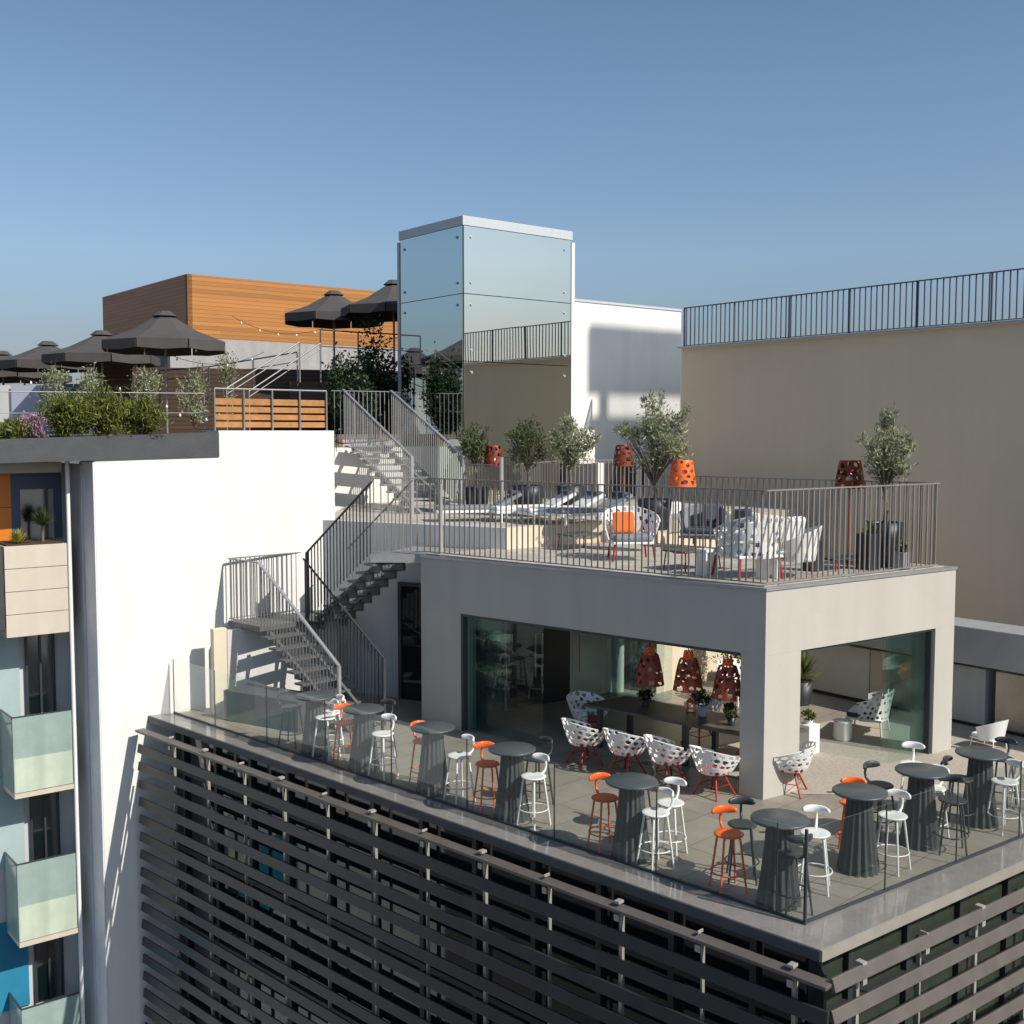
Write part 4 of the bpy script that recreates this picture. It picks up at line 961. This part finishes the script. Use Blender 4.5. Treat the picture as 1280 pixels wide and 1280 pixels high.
def pot_plant(label, c, r, h, mp, ml, R_, n, plab, sz=.05):
    t = thing('flower_pot', plab, 'pot', c); mb = MB(); mb.lathe([(r*.8, 0), (r, h), (r*.85, h), (r*.82, h-.02), (.001, h-.02)], (0, 0, 0), 18); mb.build('pot', mp, t)
    o = thing('potted_plant', label, 'plant', (c[0], c[1], c[2]+h-.02)); mb = MB(); mb.leaves((0, 0, R_*.7), (R_, R_, R_*.8), n, sz, 14, .5, .6); mb.build('foliage', ml, o)
for (s, w, mp, ml, r, h, R_, lab, pl) in [(.52, .85, 'white_pot', 'leaf_green', .075, .17, .14, 'bright green herb in a white pot on the table near the pillar', 'white pot on the table near the pillar'),
        (1.35, 1.0, 'black_pot', 'leaf_olive_dark', .07, .14, .12, 'dark herb in a black pot in the middle of the table', 'black pot in the middle of the table'),
        (2.1, 1.25, 'lav_pot', 'leaf_deep', .085, .17, .20, 'bushy dark green plant in the lavender pot', 'lavender pot under the left pendant lamp'),
        (3.2, 1.2, 'black_pot', 'leaf_deep', .07, .12, .13, 'small dark plant at the far end of the table', 'small black pot at the far end of the table'),
        (1.75, 1.45, 'black_pot', 'leaf_deep', .05, .1, .10, 'little dark succulent at the far edge of the table', 'little black pot at the far edge of the table')]:
    pot_plant(lab, (*PP(s, w), zt+.001), r, h, mp, ml, R_, 500, pl)
for (s, w, lab) in [(.42, 1.2, 'small orange house shaped lantern beside the pillar on the table'), (2.45, 1.4, 'small orange lantern near the lavender pot')]:
    c = PP(s, w); t = thing('lantern', lab, 'lantern', (*c, zt)); h = .16
    for (dx, dy) in ((-1, -1), (1, -1), (1, 1), (-1, 1)):
        mb = MB(); mb.bar((dx*.06, dy*.06, 0), (dx*.06, dy*.06, h), .015, .015); mb.build('post', 'orange_metal', t)
    mb = MB(); mb.add([(-.075, -.075, h), (.075, -.075, h), (.075, .075, h), (-.075, .075, h), (0, -.075, h+.07), (0, .075, h+.07)], [(0, 3, 5, 4), (1, 4, 5, 2), (0, 4, 1), (3, 2, 5), (0, 1, 2, 3)]); mb.build('roof', 'orange_metal', t)
    mb = MB(); mb.box((0, 0, .006), (.15, .15, .012)); mb.build('base', 'orange_metal', t)
# ================================================================== COURTYARD furniture behind pavilion
p = at(1010, 941, ZT); t = thing('plant_stand', 'white square plinth with handle slot seen through the right opening', 'plinth', (p.x, p.y, ZT), math.atan2(bM.y, bM.x))
mb = MB(); mb.box((0, 0, .26), (.30, .26, .52)); mb.build('body', 'white_metal', t, bevel=.006)
mb = MB(); mb.box((-.152, 0, .42), (.006, .1, .02)); mb.build('handle_slot', 'dark_metal', t)
pot_plant('small round green plant on the white plinth', (p.x, p.y, ZT+.521), .08, .08, 'white_pot', 'leaf_green', .13, 500, 'low white pot on the plinth')
p = at(1000, 880, ZT); 
t = thing('plant_pot', 'large black pot seen through the right opening', 'plant pot', (p.x, p.y, ZT)); mb = MB(); mb.lathe([(.2, 0), (.28, .5), (.25, .5), (.24, .46), (.001, .46)], (0, 0, 0), 20); mb.build('pot', 'black_pot', t)
o = spiky('palm', 'green broad leaved palm in the black pot behind the pavilion', 'plant', (p.x, p.y, ZT+.5), .55, .75, 140, 'leaf_green', None, .16)
p = at(925, 905, ZT); o = shrub('tall_shrub', 'round green shrub in the courtyard behind the right pendant lamp', (p.x+.6, p.y+3.0, ZT), (.5, .5, .95), 2600, .10, 'leaf_green', 20, cat='shrub')
def lounge_chair(label, p, rz, legs='white_metal', cush='cushion_navy', back='white_metal', holes=True, seed=5, sc=1):
    t = thing('lounge_chair', label, 'lounge chair', p, rz); t.scale = (sc,)*3
    def f(u, v):
        th_ = (u-.5)*2*R(105); k = (1+cos(th_))/2; top = .50+.34*k
        z = .28+(top-.28)*v; r = .34+.10*v
        return (-r*cos(th_), r*sin(th_)*1.05, z)
    mb = MB()
    if holes: perf(mb, f, 96, 26, 14, 4, .30, seed, False)
    else: perf(mb, f, 60, 14, 1, 1, 0, seed, False)
    mb.build('shell', back, t, solid=.02)
    mb = MB(); mb.box((.02, 0, .30), (.66, .66, .04)); sf_ = mb.build('seat_frame', back, t, bevel=.01)
    mb = MB(); mb.box((.04, 0, .37), (.60, .60, .10)); mb.build('seat_cushion', cush, sf_, bevel=.035)
    for (x, y) in ((.3, .3), (.3, -.3), (-.28, .28), (-.28, -.28)):
        mb = MB(); mb.tube([(x, y, .29), (x*1.12, y*1.12, 0)], .017, 7); mb.build('leg', legs, t)
    return t
p = at(1085, 915, ZT); lounge_chair('white low lounge chair with navy cushion in the courtyard', (p.x, p.y, ZT), 2.6)
p = at(1232, 938, ZT); lounge_chair('white lounge chair beyond the farthest right bar table', (p.x+.1, p.y+.1, ZT), 2.2, cush='cushion_white', holes=False, sc=.68)
p = at(895, 915, ZT); lounge_chair('white lounge chair showing between pendants and table plants', (p.x+.9, p.y+2.4, ZT), -1.0, cush='cushion_white', holes=True)
p = at(1053, 925, ZT); t = thing('side_table', 'small white drum side table beside the courtyard lounge chair', 'side table', (p.x, p.y, ZT)); mb = MB(); mb.lathe([(.14, 0), (.17, .04), (.16, .34), (.18, .36), (.001, .365)], (0, 0, 0), 22); mb.build('drum', 'white_metal', t)
# outdoor kitchen row along the back
ok = Vector((6.35, 24.0)); oe = ok-aM*13
t = thing('outdoor_kitchen', 'row of dark and steel kitchen cabinets under a pale metal top behind the pavilion', 'kitchen unit', (ok.x, ok.y, ZT))
segs = [(0, 1.6, 'pavilion_inner'), (1.62, 3.2, 'stone_beige'), (3.22, 4.1, 'grey_render'), (4.3, 5.2, 'steel'), (5.22, 6.4, 'dark_unit'), (6.42, 7.6, 'steel'), (7.62, 12.6, 'dark_unit')]
for (s, e_, m_) in segs:
    mb = MB(); mb.wall(ok-aM*s, ok-aM*e_, ZT+.08, ZT+1.15, .7, 1); kid(mb, 'cabinet', m_, t, bevel=.008)
mb = MB(); mb.wall(ok-bM*.25, oe-bM*.25, ZT+1.24, ZT+1.95, .9, 1); kid(mb, 'metal_hood', 'steel_top', t, bevel=.02)
mb = MB(); mb.wall(ok+bM*.02-aM*.05, oe+bM*.02, ZT, ZT+.075, .6, 1); kid(mb, 'plinth', 'facade_black', t)
# ================================================================== UPPER TERRACE furniture
p = at(788, 700, ZR); t = lounge_chair('white patterned lounge armchair with square orange cushion', (p.x, p.y, ZR), -1.5, 'red_metal', 'cushion_grey', 'white_metal', True, 31, 1.15)
mb = MB(); mb.box((0, 0, 0), (.40, .12, .40)); o = mb.build('cushion', 'cushion_orange', bevel=.05); q = at(774, 690, ZR); o.location = (p.x-.12, p.y+.10, ZR+.68); o.rotation_euler = (-.22, 0, .15); tag(o, 'square bright orange cushion on the patterned armchair', 'cushion')
p = at(935, 722, ZR); lounge_chair('white armchair with large black dots, seen from behind', (p.x, p.y, ZR), 1.9, 'red_metal', 'cushion_grey', 'white_metal', True, 41, 1.25)
p = at(985, 722, ZR); lounge_chair('white armchair with orange legs nearest the railing corner', (p.x+.1, p.y+.1, ZR), 2.9, 'red_metal', 'cushion_white', 'cushion_white', False, 42, 1.0)
mb = MB(); mb.box((0, 0, 0), (.42, .13, .42)); o = mb.build('cushion', 'cushion_white', bevel=.05); o.location = (p.x+.08, p.y+.05, ZR+.78); o.rotation_euler = (.2, 0, .5); tag(o, 'big white cushion on the armchair nearest the corner', 'cushion')
p = at(883, 690, ZR); lounge_chair('grey cushioned armchair behind the low coffee table', (p.x, p.y+.5, ZR), -1.9, 'red_metal', 'cushion_navy', 'cushion_grey', False, 43, 1.05)
mb = MB(); mb.box((0, 0, 0), (.42, .12, .36)); o = mb.build('cushion', 'cushion_navy', bevel=.05); o.location = (p.x+.25, p.y+.75, ZR+.72); o.rotation_euler = (-.1, 0, .3); tag(o, 'navy cushion on the grey armchair', 'cushion')
def sofa(label, p, rz, L=1.5):
    t = thing('sofa', label, 'sofa', p, rz)
    mb = MB(); mb.box((0, 0, .20), (L, .74, .05)); mb.build('seat_frame', 'white_metal', t, bevel=.01)
    for x in (-L/4, L/4):
        mb = MB(); mb.box((x, .04, .30), (L/2-.02, .66, .15)); mb.build('seat_cushion', 'cushion_white', t, bevel=.045)
        mb = MB(); mb.box((x, -.28, .52), (L/2-.03, .16, .38)); mb.build('back_cushion', 'cushion_white', t, bevel=.06)
    for x in (-L/2+.06, L/2-.06):
        for y in (-.3, .3): mb = MB(); mb.tube([(x, y, .2), (x*1.03, y*1.1, 0)], .015, 7); mb.build('leg', 'red_metal', t)
def loose_cushion(label, c, m_, rz, s_=.40):
    mb = MB(); mb.box((0, 0, 0), (s_, .13, s_)); o = mb.build('cushion', m_, bevel=.055); o.location = c; o.rotation_euler = (.2, .08, rz); tag(o, label, 'cushion')
p = at(905, 690, ZR); sofa('white cushioned sofa at the back of the lounge facing the low coffee table', (p.x+.1, p.y+1.0, ZR), 2.6)
loose_cushion('patterned grey cushion on the white sofa', (p.x-.2, p.y+.95, ZR+.60), 'cushion_grey', 2.7)
loose_cushion('navy cushion at the right end of the white sofa', (p.x+.5, p.y+.75, ZR+.60), 'cushion_navy', 2.5)
p = at(835, 668, ZR); sofa('white two seat sofa between the patterned armchair and the orange lamp', (p.x, p.y+.3, ZR), 3.6, 1.2)
p = at(945, 715, ZR); loose_cushion('small white cushion lying in the dotted armchair', (p.x, p.y+.05, ZR+.66), 'cushion_white', .4, .36)
def low_table(label, p, L, W, H, m_, rz):
    t = thing('coffee_table', label, 'coffee table', p, rz)
    mb = MB(); mb.box((0, 0, H-.02), (L, W, .035)); mb.build('table_top', m_, t, bevel=.01)
    for x in (-1, 1):
        for y in (-1, 1): mb = MB(); mb.tube([(x*L*.42, y*W*.4, H-.04), (x*L*.45, y*W*.45, 0)], .014, 6); mb.build('leg', 'red_metal', t)
    return t
p = at(865, 712, ZR); low_table('low coffee table with dark top in front of the orange lamp', (p.x, p.y, ZR), .9, .6, .36, 'wood_table', .6)
p = at(712, 690, ZR); low_table('low pale coffee table left of the patterned armchair', (p.x+.2, p.y+.4, ZR), .8, .5, .34, 'grey_table', .7)
for (u, v, h, lab) in ((884, 724, .44, 'white square stool between the lamp and the dotted armchair'), (960, 729, .40, 'white square stool at the terrace corner behind the railing')):
    p = at(u, v-4, ZR); t = thing('square_stool', lab, 'stool', (p.x, p.y+.1, ZR), .6); mb = MB(); mb.box((0, 0, h-.03), (.26, .26, .05)); mb.build('seat', 'white_metal', t, bevel=.008)
    for x in (-1, 1): mb = MB(); mb.box((x*.11, 0, (h-.06)/2), (.03, .24, h-.06)); mb.build('side', 'white_metal', t)
for (u, v, s, h, m_, lab) in ((1016, 714, .26, .50, 'black_pot', 'tall black box planter left of the red floor lamp'), (1127, 712, .20, .30, 'steel_top', 'small grey square planter right of the tall black pot'), (1085, 712, .3, .62, 'black_pot', 'black square planter left of the tall black pot')):
    p = at(u, v, ZR); t = thing('box_planter', lab, 'planter', (p.x, p.y, ZR), .65); mb = MB(); mb.box((0, 0, h/2), (s, s, h)); mb.build('box', m_, t, bevel=.01)
    mb = MB(); mb.leaves((0, 0, h+.06), (s*.5, s*.5, .12), 200, .08, 8); mb.build('foliage', 'leaf_olive_dark', t)
p = at(1052, 712, ZR); low_table('low black slatted bench below the red floor lamp', (p.x, p.y, ZR), .75, .35, .22, 'dark_metal', .6)
def lounger(label, p, rz, cush):
    t = thing('sun_lounger', label, 'sun lounger', p, rz, 'sun loungers on the raised deck')
    mb = MB(); mb.bar((-.9, .3, .22), (.9, .3, .22), .04, .06); mb.bar((-.9, -.3, .22), (.9, -.3, .22), .04, .06); mb.bar((-.9, -.3, .22), (-.9, .3, .22), .04, .06); mb.bar((.9, -.3, .22), (.9, .3, .22), .04, .06); mb.build('frame', 'white_metal', t)
    mb = MB(); mb.box((-.25, 0, .29), (1.3, .6, .08)); mb.build('mattress', cush, t, bevel=.03)
    mb = MB(); mb.bar((.40, 0, .30), (.92, 0, .58), .6, .08, (0, 0, 1)); mb.build('backrest', cush, t, bevel=.03)
    mb = MB(); mb.box((.82, 0, .60), (.2, .45, .08)); mb.build('pillow', 'cushion_navy', t, bevel=.03)
    for x in (-.8, .7):
        for y in (-.3, .3): mb = MB(); mb.box((x, y, .1), (.04, .04, .2)); mb.build('leg', 'white_metal', t)
    return t
for (u, v, rz, cu, lab) in ((665, 652, .35, 'cushion_white', 'white sun lounger behind the pale post on the deck'), (702, 654, .45, 'cushion_white', 'white sun lounger in the middle of the deck row'), (738, 656, .55, 'cushion_grey', 'grey blue sun lounger next to the patterned armchair'), (596, 652, .2, 'cushion_grey', 'grey sun lounger beside the upper stair foot')):
    p = at(u, v, ZD); lounger(lab, (p.x, p.y+.3, ZD), rz, cu)
# ================================================================== unseen neighbour block, shaped to cast the shadow on the white building
az = R(-55.5); el = R(40)
Lh = Vector((sin(az), cos(az)))                       # travel direction of light on the ground
nbz = thing('neighbour_tower_block', 'tall block standing out of frame on the right whose balcony shades the white building', 'building', (15, 26, -26))
def wp(u):                                   # point of the white building wall at pixel column u, carried towards the sun
    k = (u-640)/F; kk = (1.85-34*k)/(.624*k-.782); p = Vector((1.85, 34))+bM*kk
    return p-Lh*30
DZ = 30*math.tan(el)
def nz(u, v):
    p = wp(u)+Lh*30; return (540-v)/F*p.y+DZ
pl, pm, pn = wp(737), wp(748), wp(760); pe = pl+bM*4.6
dpt = -aM*.35
zz = [nz(737, 406), nz(737, 481), nz(737, 520), nz(737, 545)]
for (a_, z0, z1, nm) in ((pl, zz[1], zz[0], 'parapet'), (pl, zz[3], zz[2], 'balcony_slab')):
    mb = MB(); mb.prism([tuple(a_), tuple(pe), tuple(pe+dpt), tuple(a_+dpt)], z0, z1); kid(mb, nm, 'white_plaster', nbz)
mb = MB(); mb.wall(pm, pn, zz[2], zz[1], .1, 0); kid(mb, 'post', 'white_plaster', nbz)
mb = MB()
for i in range(27): q = pn+bM*(.15*i+.1); mb.wall(q, q+bM*.04, zz[2], zz[1], .04, 0)
kid(mb, 'balusters', 'rail_grey', nbz)
mb = MB(); mb.prism([tuple(pn), tuple(pn+bM*4.3), tuple(pn+bM*4.3-aM*1.2), tuple(pn-aM*1.2)], -26, zz[3]-.002); kid(mb, 'wall', 'grey_render', nbz)
# ------------------------------------------------------------------ light
sun_dir = Vector((-Lh.x*cos(el), -Lh.y*cos(el), sin(el)))   # towards the sun
sd = bpy.data.lights.new('sun', 'SUN'); sd.energy = 5.0; sd.angle = R(.4); sd.color = (1.0, .93, .82)
so = bpy.data.objects.new('sun', sd); COL.objects.link(so); so.rotation_euler = sun_dir.to_track_quat('Z', 'Y').to_euler()
w = bpy.data.worlds.new('World'); S.world = w; w.use_nodes = True
n = w.node_tree.nodes; l = w.node_tree.links; bg = n['Background']
sky = n.new('ShaderNodeTexSky'); sky.sky_type = 'NISHITA'; sky.sun_disc = False; sky.sun_elevation = el
sky.sun_rotation = math.atan2(sun_dir.x, sun_dir.y); sky.altitude = 100; sky.air_density = 1.0; sky.dust_density = 1.2; sky.ozone_density = 2.0
tc = n.new('ShaderNodeTexCoord'); sp = n.new('ShaderNodeSeparateXYZ'); l.new(tc.outputs['Generated'], sp.inputs[0])
cr = n.new('ShaderNodeValToRGB'); e_ = cr.color_ramp.elements
e_[0].position = 0; e_[0].color = (.60, .55, .66, 1); e_[1].position = .42; e_[1].color = (.84, .95, .93, 1)
k_ = e_.new(.08); k_.color = (.69, .68, .74, 1); k_ = e_.new(.15); k_.color = (.93, .96, 1.0, 1); k_ = e_.new(.27); k_.color = (.94, 1.0, 1.02, 1)
l.new(sp.outputs['Z'], cr.inputs[0])
vm = n.new('ShaderNodeVectorMath'); vm.operation = 'MULTIPLY'; l.new(sky.outputs[0], vm.inputs[0]); l.new(cr.outputs[0], vm.inputs[1])
l.new(vm.outputs[0], bg.inputs[0]); bg.inputs[1].default_value = .115
S.view_settings.view_transform = 'Standard'; S.view_settings.look = 'None'; S.view_settings.exposure = 0; S.view_settings.gamma = 1
S.render.engine = 'CYCLES'; S.cycles.max_bounces = 10; S.cycles.transparent_max_bounces = 24; S.cycles.caustics_reflective = False; S.cycles.caustics_refractive = False
